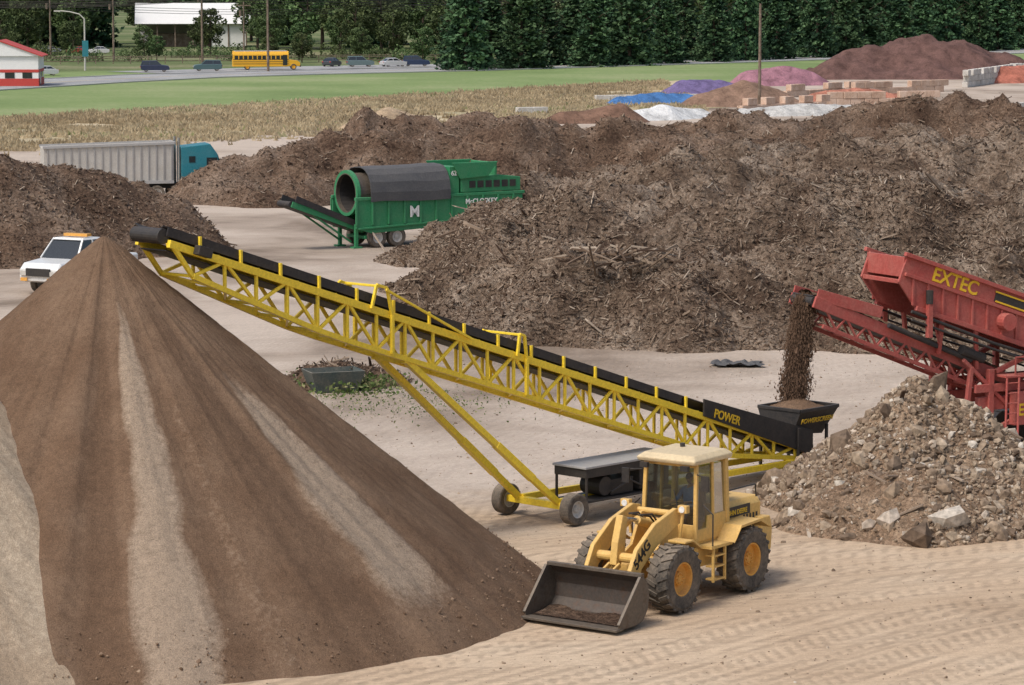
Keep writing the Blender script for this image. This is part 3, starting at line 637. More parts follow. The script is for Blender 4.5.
# ------------------------------------------------------------ semi truck with trailer
e=empty('dump_trailer_truck',(-22.1,196.5,0),rad(14))
m=MB(); m.loft([[(-8.6,s*(1.05 if z<2 else 1.27),z) for s,z in((-1,1.25),(1,1.25),(1,3.55),(-1,3.55))],[(-.2,s*(1.05 if z<2 else 1.27),z) for s,z in((-1,1.25),(1,1.25),(1,3.75),(-1,3.75))]]); m.obj('trailer_body',M['lgrey'],e,.03)
m=MB()
for i in range(17):
    for s in(-1,1): m.beam((-8.35+i*.5,s*1.09,1.3),(-8.35+i*.5,s*1.30,3.55+i*.011),.08,.06)
for s in(-1,1): m.beam((-8.65,s*1.3,3.58),(-.15,s*1.3,3.78),.14,.16); m.beam((-8.5,s*1.09,1.25),(-.2,s*1.09,1.25),.14,.2)
m.beam((-.15,-1.3,3.78),(-.15,1.3,3.78),.14,.16); m.obj('ribs',M['grey'],e)
m=MB(); m.bb((-8.5,-.5,.8),(5.2,.5,1.15)); m.box((-7.6,0,.75),(2.0,.8,.3)); m.obj('chassis',M['black'],e)
m=MB(); m.loft([[(.3,-1.2,1.1),(.3,1.2,1.1),(.3,1.15,3.5),(.3,-1.15,3.5)],[(2.2,-1.2,1.1),(2.2,1.2,1.1),(2.2,1.15,3.7),(2.2,-1.15,3.7)],[(3.0,-1.2,1.1),(3.0,1.2,1.1),(2.7,1.1,3.0),(2.7,-1.1,3.0)]])
m.loft([[(3.0,-1.0,.9),(3.0,1.0,.9),(3.0,.95,2.1),(3.0,-.95,2.1)],[(4.9,-.95,.8),(4.9,.95,.8),(4.9,.85,1.85),(4.9,-.85,1.85)]]); m.obj('cab_and_hood',M['teal'],e,.05)
m=MB(); m.quad((2.95,-1.0,2.2),(2.95,1.0,2.2),(2.73,1.0,2.95),(2.73,-1.0,2.95))
for s in(-1,1): m.box((2.3,s*1.185,2.45),(.7,.03,.7)); m.box((1.0,s*1.185,2.7),(.4,.03,.4))
m.obj('windows',M['cglass'],e)
m=MB(); 
for s in(-1,1): m.cyl((.15,s*1.0,1),(.15,s*1.0,4.1),.09); m.cyl((.8,s*1.15,.8),(2.2,s*1.15,.8),.3)
m.obj('exhaust_and_tanks',M['chrome'],e)
for k,(wx,s) in enumerate([(-8.0,-1),(-8.0,1),(-6.7,-1),(-6.7,1),(-1.3,-1),(-1.3,1),(0,-1),(0,1),(4.2,-1),(4.2,1)]): wheel(e,'wheel_%d'%k,(wx,s*1.0,.52),.52,.35,.3,M['tire'],M['lgrey'])

# white truck behind the stockpile
e=car('pickup_truck',-20.0,138.2,rad(-118),(.75,.75,.73),'pickup'); e.scale=(1.15,1.2,1.25)
m=MB(); m.box((.1,0,1.98),(.3,1.1,.10)); 
for s in(-1,1): m.box((2.80,s*.62,.52),(.06,.3,.12))
m.obj('orange_marker_lights',M['orange'],e)

# ------------------------------------------------------------ trommel screen (green)
e=empty('trommel_screen',(-6.1,162.5,0),rad(180+34)); e.scale=(1.06,1.06,1.06)
G=M['green']
SP=[(-6.8,1.5),(-6.8,2.4),(3.3,2.6),(3.3,1.0),(2.4,.75),(-5.6,1.05)]
m=MB(); m.bb((-7.2,-.5,.95),(3.4,-.32,1.25)); m.bb((-7.2,.32,.95),(3.4,.5,1.25))
m.prism(SP,1.12,1.2); m.prism(SP,-1.2,-1.12)
for x in np.arange(-6.2,3.4,.95):
    for s in(-1,1): m.box((x,s*1.23,1.8),(.12,.08,1.25))
for s in(-1,1): m.bb((-6.9,s*1.16-.09,2.42),(3.35,s*1.16+.09,2.58)); m.beam((-6.5,s*1.24,1.35),(3.2,s*1.24,1.0),.08,.1)
m.obj('chassis_and_side_panels',G,e,.02)
m=MB(); m.lathe((0,0,0),[(1.0,-2.4),(1.0,3.2)],36); o=m.obj('drum',M['steel'],e,loc=(0.0,0,2.75),rot=(0,0,rad(-90)))
wf=o.modifiers.new('s','SOLIDIFY'); wf.thickness=.05
m=MB()
for yy in(-2.4,.2,3.1): m.lathe((0,0,0),[(1.0,yy-.1),(1.16,yy-.1),(1.16,yy+.1),(1.0,yy+.1)],36,True)
m.obj('drum_rings',G,e,loc=(0,0,2.75),rot=(0,0,rad(-90)))
m=MB(); m.lathe((0,0,0),[(.93,-2.3),(.93,3.0)],24); m.obj('drum_inside',M['dark'],e,loc=(0,0,2.75),rot=(0,0,rad(-90)))
m=MB(); A=[(1.34,2.35),(1.33,2.8),(1.22,3.3),(1.0,3.68),(.66,3.95),(.3,4.04),(0,4.06),(-.3,4.04),(-.66,3.95),(-1.0,3.68),(-1.22,3.3),(-1.33,2.8),(-1.34,2.35)]
nA=len(A); xsr=np.linspace(-2.25,2.5,30)
m.add([(x,p[0]+.02*fbm(np.array([x*1.2]),np.array([k*.7]),2)[0],p[1]-.06*abs(math.sin((x+2.25)*math.pi/1.58))*0+.07*fbm(np.array([x*.8+4]),np.array([k*.5]),2)[0]) for x in xsr for k,p in enumerate(A)],[(i*nA+k,i*nA+k+1,(i+1)*nA+k+1,(i+1)*nA+k) for i in range(29) for k in range(nA-1)]); m.obj('drum_cover',M['tarp'],e,solid=.04)
m=MB(); m.bb((-2.9,-1.15,2.55),(-2.3,1.15,3.95)); m.prism([(-6.7,2.6),(-6.7,3.3),(-5.4,3.45),(-3.0,3.35),(-3.0,2.6)],-1.15,1.15)
m.prism([(-4.6,3.4),(-5.2,4.15),(-2.4,4.15),(-2.9,3.3)],-1.3,-1.2); m.prism([(-4.6,3.4),(-5.2,4.15),(-2.4,4.15),(-2.9,3.3)],1.2,1.3)
m.bb((-5.2,-1.2,3.4),(-5.12,1.2,4.1)); m.obj('engine_house_and_hopper',G,e,.03)
m=MB()
for i in range(6): m.box((-6.2+i*.5,1.165,3.0),(.36,.03,.35))
m.box((-6.72,0,3.0),(.03,1.6,.5)); m.obj('vents',M['black'],e)
m=MB(); a0=Vector((2.6,0,.9)); b0=Vector((6.7,0,2.35))
for s in(-1,1): m.beam(a0+Vector((0,s*.65,0)),b0+Vector((0,s*.65,0)),.07,.3)
for i in range(7): q=a0.lerp(b0,i/6); m.beam(q+Vector((0,-.65,-.1)),q+Vector((0,.65,-.1)),.08)
m.beam((3.2,-.5,.3),(5.4,-.5,1.75),.09); m.beam((3.2,.5,.3),(5.4,.5,1.75),.09)
m.obj('discharge_conveyor_frame',G,e,.01)
m=MB(); m.beam(a0+Vector((0,0,.1)),b0+Vector((0,0,.1)),1.2,.05); m.beam(a0+Vector((0,0,-.15)),b0+Vector((0,0,-.15)),1.2,.04); m.cyl(b0+Vector((0,-.6,-.02)),b0+Vector((0,.6,-.02)),.16)
for s in(-1,1): m.beam(a0+Vector((.3,s*.72,.28)),b0+Vector((-.2,s*.72,.28)),.04,.3)
m.obj('belt',M['blackb'],e)
m=MB()
for s in(-1,1): m.bb((3.0,s*.8-.08,0),(3.16,s*.8+.08,1.2)); m.box((3.08,s*.8,.04),(.5,.4,.08)); m.bb((-6.6,s*.8-.08,0),(-6.44,s*.8+.08,1.2))
m.bb((.6,-.9,.45),(2.6,.9,.6)); m.obj('legs_and_axle_frame',G,e)
for k,(wx,s) in enumerate([(.85,-1),(.85,1),(2.0,-1),(2.0,1)]): wheel(e,'wheel_%d'%k,(wx,s*1.0,.52),.52,.34,.28,M['tire'],M['lgrey'])
text(e,'maker_lettering','McCLOSKEY',(-3.2,1.28,2.02),(rad(90),0,rad(180)),.36,M['txw']); text(e,'maker_lettering_top','621',(-2.4,1.17,3.5),(rad(90),0,rad(180)),.34,M['txw'])
text(e,'logo','M',(0.2,1.28,1.5),(rad(90),0,rad(180)),.8,M['txw'])

# ------------------------------------------------------------ radial stacking conveyor (yellow)
Lc=24.05; e=empty('stacking_conveyor',(8.25,86.0,0),math.atan2(-17.8,-16.9)); sl=7.7/24.55; z0=.62
def P(s,y,o): return Vector((s,y,z0+s*sl+o))
m=MB(); hw=.56
def dep(s):
    return .34+.62*min(1,max(0,s-.8)/3.5) if s<19 else .96-.5*(s-19)/5.5
N=int(Lc/1.02)
for s in(-1,1):
    m.beam(P(0,s*hw,0),P(Lc-.1,s*hw,0),.12,.18)
    st=[.8+i*(Lc-1.6)/N for i in range(N+1)]
    for i in range(N):
        a,b=st[i],st[i+1]; m.beam(P(a,s*hw,-dep(a)),P(b,s*hw,-dep(b)),.12,.13)
        m.beam(P(a,s*hw,-dep(a)),P(a,s*hw,0),.07)
        if i%2: m.beam(P(a,s*hw,-dep(a)),P(b,s*hw,0),.075)
        else: m.beam(P(a,s*hw,0),P(b,s*hw,-dep(b)),.075)
    m.beam(P(Lc-.8,s*hw,-dep(Lc-.8)),P(Lc-.2,s*hw,0),.1); m.beam(P(.8,s*hw,-dep(.8)),P(0,s*hw,0),.1)
for i,a in enumerate(st):
    m.beam(P(a,-hw,-dep(a)),P(a,hw,-dep(a)),.07)
    if i<N: m.beam(P(a,(-hw if i%2 else hw),-dep(a)),P(st[i+1],(hw if i%2 else -hw),-dep(st[i+1])),.05)
for (sA,hh,wd) in((17.3,.38,.7),(12.3,.33,.35)):
    for s in(-1,1):
        m.beam(P(sA-wd/2,s*.66,0),P(sA-wd/4,s*.66,hh+.25),.07); m.beam(P(sA+wd/2,s*.66,0),P(sA+wd/4,s*.66,hh+.25),.07); m.beam(P(sA-wd/4,s*.66,hh+.25),P(sA+wd/4,s*.66,hh+.25),.07)
        m.beam(P(sA-wd/2,s*.66,0),P(sA-wd/2,s*.66,-.95),.09)
    m.beam(P(sA,-.66,hh+.25),P(sA,.66,hh+.25),.06)
for s in(-1,1): m.beam(P(14.2,s*.70,.05),P(17.2,s*.70,.58),.06)
m.obj('lattice_truss',M['yel'],e,.008)
m=MB()
for i in range(int((Lc-1)/.62)):
    a=.7+i*.62
    if i%2==0:
        for s in(-1,1): m.beam(P(a,s*.57,.06),P(a,s*.57,.40),.06,.07)
    m.beam(P(a,-.5,.1),P(a,.5,.1),.05)
m.obj('idler_brackets',M['yel'],e)
m=MB()
R8=[(-.50,.40),(-.22,.20),(.22,.20),(.50,.40),(.50,.37),(.22,.17),(-.22,.17),(-.50,.37)]
m.loft([[P(a,y,o) for y,o in R8] for a in np.linspace(.1,Lc,40)])
m.beam(P(.2,0,-.16),P(Lc-.1,0,-.16),.9,.03)
for s in(-1,1): m.beam(P(5.8,s*.52,.27),P(Lc-.1,s*.52,.27),.04,.20)
m.obj('belt',M['blackb'],e)
m=MB()
for s in(-1,1): m.prism([(.1,z0-.12+.1*sl),(5.0,z0+5.0*sl-.0),(5.0,z0+5.0*sl+.48),(.1,z0+.1*sl+.62)],s*.65-.025,s*.65+.025)
m.cyl(P(Lc,-.5,.14),P(Lc,.5,.14),.18,n=20); m.cyl(P(.1,-.52,.1),P(.1,.52,.1),.22,n=20)
m.beam(P(Lc-1.2,.72,.05),P(Lc-.8,.72,.05),.2,.22)
m.obj('skirt_plates_and_pulleys',M['black'],e,.01)
# receiving hopper
m=MB(); tz=1.9; bz=1.12
T4=[(-.9,-.75,tz),(.85,-.75,tz),(.85,.8,tz),(-.9,.8,tz)]; B4=[(-.5,-.5,bz),(.85,-.5,bz+.1),(.85,.5,bz+.1),(-.5,.5,bz)]
m.loft([B4,T4],cap=False); m.obj('receiving_hopper',M['black'],e,solid=.05)
m=MB(); 
for a,b in zip(T4,T4[1:]+T4[:1]): m.beam(a,b,.09,.09)
for x in(-.5,.8):
    for s in(-1,1): m.beam((x,s*.69,.2),(x,s*.69,1.4),.08)
m.obj('hopper_rim_and_posts',M['black'],e,.01)
text(e,'hopper_lettering','POWERSCREEN',(.78,.75,1.52),(rad(90+20),0,rad(180)),.21,M['txy'])
text(e,'skirt_lettering','POWER',(4.6,.685,z0+4.6*sl+.06),(rad(90),math.atan(sl),rad(180)),.34,M['txy'])
V=[];F=[];n=22
for i in range(n):
    for j in range(n):
        x=-.84+i*1.62/(n-1); y=-.7+j*1.44/(n-1); d=math.hypot(x,y); V.append((x,y,1.80+.32*math.exp(-d*d*2.2)+random.uniform(-.02,.02)))
        if i<n-1 and j<n-1: q=i*n+j; F.append((q,q+1,q+n+1,q+n))
npmesh('soil_in_hopper',V,F,c1,True,np.zeros(len(V)),e)
# undercarriage
sA=10.95; m=MB()
for s in(-1,1):
    m.beam((sA,s*.72,.5),P(16.4,s*.5,-.96),.16,.16)
    m.beam((sA,s*.62,.52),(.9,s*.60,.42),.13,.17); m.beam((1.0,s*.6,.42),P(1.6,s*.56,-.4),.1)
m.beam((sA,-1.1,.45),(sA,1.1,.45),.18,.18); m.beam((4.2,-.6,.48),(4.2,.6,.48),.1); m.beam((8,-.6,.5),(8,.6,.5),.1)
m.beam(P(16.4,-.6,-1.0),P(16.4,.6,-1.0),.14)
m.beam((.2,-.5,.12),(.2,.5,.12),.5,.2); m.obj('undercarriage',M['yel'],e,.01)
m=MB()
for s in(-1,1):
    a=Vector((sA,s*.72,.5)); b=P(16.4,s*.5,-.96); m.beam(a.lerp(b,.18),a.lerp(b,.42),.19,.19)
m.obj('telescopic_sleeves',M['yel'],e,.01)
for k,(yy,xo) in enumerate([(1.25,.35),(-1.2,-.35)]): wheel(e,'wheel_%d'%k,(sA,yy,.42),.43,.32,.22,M['tire'],M['lgrey'])
m=MB(); m.bb((6.9,.15,1.42),(10.6,1.35,1.48)); m.obj('power_unit_canopy',M['grey'],e,.01)
m=MB(); m.bb((6.95,.18,1.18),(10.55,1.32,1.415)); m.bb((7.1,.35,.62),(8.3,1.2,1.15)); m.bb((8.5,.4,.58),(9.4,1.15,1.0)); m.cyl((9.6,.45,.85),(9.6,1.15,.85),.26)
for x in(7.0,10.5):
    for y in(.22,1.28): m.beam((x,y,.55),(x,y,1.2),.06)
m.cyl((8.9,.6,1.0),(8.9,.6,1.2),.08); m.bb((6.9,.2,.5),(10.5,1.3,.56)); m.pipe([(8.2,1.25,.7),(8.8,1.3,.95),(9.5,1.25,.7)],.03); m.obj('power_unit',M['black'],e,.01)

# falling soil stream
n=34000; t=RS.rand(n); a=np.array([8.60,87.0,5.0]); b=np.array([8.15,86.2,1.98])
cen=a+(b-a)*np.stack([t**.8,t,t],-1); w=(.14+.05*t)[:,None]*(1+.10*np.sin(t*17)[:,None])
p=cen+RS.normal(size=(n,3))*w*np.array([.9,.8,.4]); p[:,2]=np.maximum(p[:,2],1.95)
scatter('falling_soil',p,(TETV,TETF),(RS.gamma(2,.011,n)+.014)[:,None]*np.array([[.8,.8,2.2]]),M['flake'],.12)

# ------------------------------------------------------------ screening machine (red)
e=empty('screening_machine',(8.55,87.0,0),rad(28)); R_=M['red']
ca=.385
def Q(x,y,o=0): return Vector((x,y,4.85-ca*x+o))
m=MB()
for s in(-1,1):
    m.beam(Q(-.1,s*.62),Q(9.5,s*.62),.09,.34); m.beam(Q(.2,s*.62,-.62),Q(7.5,s*.62,-.60),.08,.12)
    for i in range(10): x=.3+i*.72; m.beam(Q(x,s*.62,-.1),Q(x+.36,s*.62,-.57),.06); m.beam(Q(x+.36,s*.62,-.57),Q(x+.72,s*.62,-.1),.06)
    m.beam(Q(0,s*.62,.24),Q(2.2,s*.72,.46),.05,.34)
for i in range(8): m.beam(Q(.3+i*1.1,-.62,-.57 if i<6 else 0),Q(.3+i*1.1,.62,-.57 if i<6 else 0),.06)
m.obj('tail_conveyor_frame',R_,e,.01)
m=MB(); m.beam(Q(-.1,0,.16),Q(9.3,0,.16),1.05,.04); m.beam(Q(.1,0,-.12),Q(9.3,0,-.12),1.05,.04); m.cyl(Q(-.02,-.55,.02),Q(-.02,.55,.02),.15,n=20)
m.cyl(Q(2.4,-.80,.16),Q(5.4,-.80,.10),.08,n=10); m.cyl(Q(5.0,-.85,.3),Q(5.8,-.85,.3),.16,n=12)
m.obj('belt_and_rams',M['blackb'],e)
V=[Q(.0+i*.09,-.4+.8*j/8,.2+ .14*math.cos((j-4)/4*1.4)+random.uniform(-.03,.03)) for i in range(80) for j in range(9)]
npmesh('soil_on_belt',V,[(i*9+j,i*9+j+1,(i+1)*9+j+1,(i+1)*9+j) for i in range(79) for j in range(8)],c1,True,np.zeros(len(V)),e)
sb=.33
def S(x,y,o=0): return Vector((x,y,6.12-sb*(x-2.9)+o))
BH=1.45
m=MB()
for s in(-1,1):
    a=[S(2.9,0,0),S(10.5,0,0),S(10.5,0,-BH),S(3.2,0,-BH),S(2.6,0,-.85)]
    m.prism([(q.x,q.z) for q in a],s*.95-.04,s*.95+.04)
m.beam(S(2.85,-.95,-.35),S(2.85,.95,-.35),.08,.6); m.beam(S(2.7,-.95,-.82),S(2.7,.95,-.82),.1,.12)
for i in range(7): m.beam(S(3.4+i*1.1,-.9,-.1),S(3.4+i*1.1,.9,-.1),.12)
m.obj('screen_box_sides',R_,e,.01)
m=MB()
for s in(-1,1):
    m.beam(S(2.8,s*1.02,.03),S(10.6,s*1.02,.03),.14,.12); m.beam(S(2.8,s*1.02,-.56),S(10.6,s*1.02,-.56),.1,.1); m.beam(S(3.2,s*1.02,-BH),S(10.6,s*1.02,-BH),.14,.14)
    for i in range(14): x=3.1+i*.54; m.beam(S(x,s*1.01,-.6),S(x,s*1.01,-BH+.05),.07)
    m.cyl(S(6.4,s*1.0,-.95),S(6.4,s*1.35,-.95),.26,n=16); m.beam(S(3.6,s*1.15,-.9),S(3.6,s*1.15,-2.2),.16); m.beam(S(7.8,s*1.15,-.9),S(7.8,s*1.15,-2.6),.16)
m.obj('screen_box_ribs',R_,e,.01)
m=MB(); m.beam(S(3,0,-.35),S(10.4,0,-.35),1.8,.05); m.obj('screen_mesh',M['steel'],e)
m=MB(); m.beam(S(6.1,-1.0,-.28),S(10.5,-1.0,-.28),.03,.3); 
for s in(-1,1):
    m.pipe([S(3.0,s*1.1,-1.6),S(6.0,s*1.15,-1.72),S(10,s*1.1,-1.6)],.05); m.pipe([S(3.0,s*1.12,-1.85),S(6.0,s*1.2,-1.9),S(10,s*1.1,-1.85)],.035)
    m.cyl(S(3.6,s*1.15,-.8),S(3.6,s*1.15,-1.2),.11,n=10); m.cyl(S(7.8,s*1.15,-.8),S(7.8,s*1.15,-1.2),.11,n=10)
m.obj('black_trim_and_springs',M['black'],e)
m=MB(); m.beam(S(6.1,-1.025,-.43),S(10.5,-1.025,-.43),.02,.05); m.beam(S(6.1,-1.025,-.14),S(10.5,-1.025,-.14),.02,.05); m.obj('yellow_stripes',M['txy'],e)
text(e,'side_lettering','EXTEC',S(3.75,-1.0,-.46),(rad(90),math.atan(sb),0),.58,M['txy'],.01)
m=MB()
for s in(-1,1):
    m.bb((5.6,s*.85-.1,1.35),(15.5,s*.85+.1,1.75)); m.beam((6.0,s*.95,0.1),(6.0,s*.95,2.6),.2); m.box((6.0,s*.95,.05),(.6,.5,.1))
    m.beam((5.0,s*.95,0.1),(5.3,s*.95,2.7),.14); m.beam((5.05,s*.95,.5),(6.0,s*.95,1.4),.1); m.box((5.0,s*.95,.05),(.4,.4,.1))
    m.beam((6.2,s*.95,2.5),S(7.8,s*1.0,-1.4),.14); m.beam((6.3,s*.95,.8),(8.2,s*.95,1.5),.12); m.beam((9.5,s*.95,1.7),S(9.5,s*1.0,-1.3),.16)
    m.beam((5.0,s*.95,Q(5,0).z),(6.6,s*.95,1.5),.12); m.beam((4.2,s*.8,Q(4.2,0).z-.1),S(4.2,s*1.0,-BH),.12); m.beam((5.6,s*.8,Q(5.6,0).z-.1),S(5.4,s*1.0,-BH),.12)
    m.bb((5.4,s*1.0-.05,1.9),(9.0,s*1.0+.05,2.15))
for x in(6.25,6.7): m.beam((x-.25,-1.75,.15),(x,-1.45,2.35),.06)
for k in range(7): z=.4+k*.3; m.beam((6.0+.25*z/2.35,-1.72+.12*z,z),(6.45+.25*z/2.35,-1.72+.12*z,z),.04)
m.box((11.8,0,2.5),(2.6,1.9,1.5)); m.obj('chassis_legs_ladder_and_engine_pod',R_,e,.02)
m=MB(); m.bb((6.6,-1.4,.9),(8.9,-1.12,1.9)); m.bb((6.2,-1.45,2.35),(10.5,-1.0,2.43)); m.obj('side_cabinet_and_walkway',R_,e,.02)
text(e,'cabinet_lettering','E-7',(6.7,-1.41,1.2),(rad(90),0,0),.5,M['txy'],.01)
m=MB(); m.loft([[(14.5,-1,2.6),(16.5,-1,2.6),(16.5,1,2.6),(14.5,1,2.6)],[(13.2,-1.9,4.6),(18,-1.9,4.6),(18,1.9,4.6),(13.2,1.9,4.6)]],cap=False); m.obj('feed_hopper',R_,e,solid=.08)
m=MB()
for s in(-1,1):
    pr=[(7.6,.35),(7.9,0.02),(13.0,.02),(13.4,.35),(13.4,.65),(13.0,.9),(7.9,.9),(7.6,.65)]; m.prism(pr,s*1.25-.22,s*1.25+.22)
    for i in range(28): m.box((8.0+i*.18,s*1.25,.92),(.1,.46,.06)); 
m.obj('crawler_tracks',M['steel'],e,.02)
m=MB()
for z in(3.1,3.6): m.pipe([(6.6,-1.4,z-.65),(10.5,-1.4,z-.65)],.03)
for i in range(5): m.cyl((6.6+i*.97,-1.4,2.38),(6.6+i*.97,-1.4,2.97),.03,n=8)
m.obj('walkway_rails',M['redd'],e)

# ------------------------------------------------------------ wheel loader
ld=empty('wheel_loader',(2.85,66.85,0.02),rad(234)); K=M['cream']
for k,(wx,s) in enumerate([(0,1),(0,-1),(-2.95,1),(-2.95,-1)]): wheel(ld,'wheel_%d'%k,(wx,s*.98,.75),.76,.54,.38,M['tire'],M['orange'],20)
prof=[(2.62,.05),(1.95,.05),(1.68,.12),(1.50,.34),(1.46,.66),(1.53,.92),(1.70,1.10)]
m=MB(); BW=1.25; n=len(prof)
m.add([(x,-BW,z) for x,z in prof]+[(x,BW,z) for x,z in prof],[(i,i+1,n+i+1,n+i) for i in range(n-1)])
m.obj('bucket_shell',M['bucket'],ld,solid=.04)
m=MB()
for s in(-1,1): m.prism(prof+[(1.80,1.04),(2.0,.85),(2.3,.42),(2.64,.16)],s*BW-.02,s*BW+.02)
m.bb((2.48,-BW-.03,.02),(2.76,BW+.03,.075)); m.bb((1.66,-BW-.02,1.08),(1.78,BW+.02,1.16)); 
for s in(-1,1): m.beam((1.80,s*(BW+.01),1.08),(2.64,s*(BW+.01),.14),.07,.09)
for s in(-.6,.6): m.prism([(1.44,.2),(1.27,.3),(1.24,.6),(1.44,.75)],s-.17,s-.12); m.prism([(1.44,.2),(1.27,.3),(1.24,.6),(1.44,.75)],s+.12,s+.17)
m.obj('bucket_sides_and_edge',M['steel'],ld,.008)
V=[];F=[]
for i in range(9):
    for j in range(60):
        x=1.62+i*.10; y=-1.2+j*2.4/59; V.append((x,y,.085+max(0,(.13-.02*i))*(.6+.8*fbm(np.array([y*2.]),np.array([i*.4]),3)[0])*.8+random.uniform(0,.015)))
        if i<8 and j<59: q=i*60+j; F.append((q,q+1,q+61,q+60))
npmesh('dirt_in_bucket',V,F,M['mulchD'],True,parent=ld)
m=MB(); arm=[(-.95,1.92),(-.9,2.16),(-.6,2.22),(.25,1.98),(.98,1.50),(1.28,.98),(1.36,.58),(1.30,.36),(1.14,.36),(1.04,.58),(.80,1.02),(.2,1.44),(-.5,1.76)]
AY=.58
for s in(-1,1): m.prism(arm,s*AY-.055,s*AY+.055)
m.cyl((.80,-AY,1.25),(.80,AY,1.25),.11,n=14); m.cyl((1.24,-.74,.45),(1.24,.74,.45),.06,n=10); m.cyl((-.8,-.66,2.05),(-.8,.66,2.05),.07,n=12)
m.prism([(.55,2.12),(.75,2.2),(.95,1.6),(1.02,1.1),(.86,1.02),(.66,1.3)],-.09,.09)
m.beam((.93,-0.13,1.1),(1.40,-0.13,.9),.06,.12); m.beam((.93,.13,1.1),(1.40,.13,.9),.06,.12); m.obj('boom_arms_and_bellcrank',K,ld,.02)
m=MB(); m.cyl((-.75,0,1.72),(.05,0,1.98),.10,n=14)
for s in(-1,1): m.cyl((-.6,s*.46,.95),(.15,s*.46,1.13),.085,n=14)
m.obj('hydraulic_cylinders',K,ld)
m=MB(); m.cyl((.05,0,1.98),(.66,0,2.1),.05,n=12)
for s in(-1,1): m.cyl((.15,s*.46,1.13),(.82,s*.46,1.3),.045,n=12)
m.obj('cylinder_rods',M['chrome'],ld)
m=MB()
for y in(-.18,-.12,.12,.18): m.pipe([(-.8,y,1.6),(-.3,y,1.9+abs(y)),(.1,y,2.12)],.022,6)
for s in(-1,1): m.pipe([(-1.2,s*.3,1.1),(-.9,s*.35,1.35),(-.6,s*.4,1.1)],.025,6)
m.obj('hoses',M['black'],ld)
text(ld,'arm_lettering','544G',(1.02,AY+.062,1.04),(rad(90),rad(-40),rad(180)),.34,M['txk'])
m=MB()
for s in(-1,1): m.prism([(-1.15,.55),(-1.15,1.2),(-.98,2.05),(-.62,2.05),(-.25,1.35),(.45,1.05),(.5,.6)],s*.36-.04,s*.36+.04)
m.bb((-1.0,-.34,.6),(.35,.34,1.0)); m.bb((-.2,-.75,.6),(.2,.75,.9)); m.cyl((0,-.8,.75),(0,.8,.75),.2,n=14); m.beam((-.85,-.3,1.8),(-.85,.3,1.8),.2)
m.obj('front_frame',K,ld,.015)
m=MB()
for s in(-1,1):
    m.loft([[(x,s*y,z) for x,z in((-.1,1.58),(-.45,1.58),(-.80,1.38),(-.80,1.32),(-.45,1.53),(-.1,1.53))] for y in(.74,1.20)])
    m.beam((-.7,s*.66,1.5),(-.7,s*.76,2.18),.06); m.box((-.68,s*.78,2.2),(.14,.24,.17))
m.obj('front_fenders_and_lamp_posts',K,ld,.01)
m=MB()
for s in(-1,1): m.cyl((-.61,s*.78,2.2),(-.59,s*.78,2.2),.075,n=12)
m.obj('headlamps',M['white'],ld)
m=MB(); m.bb((-4.05,-.42,.62),(-1.35,.42,1.15)); m.bb((-3.15,-.75,.6),(-2.75,.75,.9)); m.cyl((-1.4,0,.55),(-1.4,0,1.3),.14)
m.prism([(-4.42,.75),(-4.46,1.25),(-4.35,1.55),(-4.0,1.55),(-4.0,.6),(-4.2,.6)],-.85,.85)
m.obj('rear_frame_and_counterweight',K,ld,.03)
m=MB(); m.loft([[(x,y,z) for y,z in((-.62,1.15),(-.62,1.86),(-.50,2.02),(.50,2.02),(.62,1.86),(.62,1.15))] for x in(-4.3,-2.66)]); m.obj('engine_hood',K,ld,.03)
m=MB(); m.box((-4.31,0,1.6),(.03,.95,.6))
for i in range(5): m.box((-4.1+i*.14,.625,1.45),(.06,.02,.4))
m.cyl((-3.2,.25,2.0),(-3.2,.25,2.75),.05,n=12); m.cyl((-3.7,-.15,2.0),(-3.7,-.15,2.35),.12,n=14); m.box((-3.25,.626,1.78),(1.1,.012,.24)); m.obj('grille_stack_and_decals',M['black'],ld)
text(ld,'hood_lettering','JOHN DEERE',(-2.75,.635,1.71),(rad(90),0,rad(180)),.16,M['txy'],.003)
m=MB()
for s in(-1,1):
    m.loft([[(x,s*y,z) for x,z in((-2.2,1.30),(-2.45,1.62),(-3.3,1.66),(-3.75,1.45),(-3.75,1.39),(-3.3,1.60),(-2.45,1.56),(-2.15,1.26))] for y in(.66,1.24)])
    m.bb((-2.25,s*.7 if s>0 else -1.12,1.2),(-1.35,1.12 if s>0 else -.7,1.27))
    for z in(.45,.75,1.0): m.bb((-1.95,s*.98-.12,z),(-1.5,s*.98+.12,z+.04))
    for x in(-1.97,-1.48): m.bb((x-.025,s*1.08-.03,.42),(x+.025,s*1.08+.03,1.25))
    m.bb((-2.3,s*.62-.12,.75),(-1.35,s*.62+.12,1.19))
m.obj('fenders_and_steps',K,ld,.012)
m=MB()
for s in(-1,1): m.pipe([(-1.42,s*1.1,1.25),(-1.42,s*1.1,2.0),(-1.38,s*.86,2.2)],.018,8); m.pipe([(-2.75,s*.58,2.02),(-2.8,s*.58,2.3),(-4.1,s*.58,2.3),(-4.15,s*.58,2.0)],.018,8)
m.obj('handrails',M['black'],ld)
cx0,cx1,cy=-2.62,-1.28,.72
m=MB(); m.bb((cx0,-cy,1.27),(cx1,cy,1.34)); 
for s in(-1,1):
    m.prism([(cx0,1.34),(cx1-.02,1.34),(cx1-.02,1.62),(cx1-.45,1.62),(cx1-.5,1.9),(cx0,1.9)],s*cy-.03,s*cy+.03)
    m.beam((cx1,s*cy,1.34),(cx1-.08,s*cy*.94,3.12),.08,.09); m.beam((cx0,s*cy,1.34),(cx0+.04,s*cy*.94,3.12),.13,.12); m.beam((-2.02,s*cy,1.6),(-2.02,s*cy*.94,3.12),.07,.07)
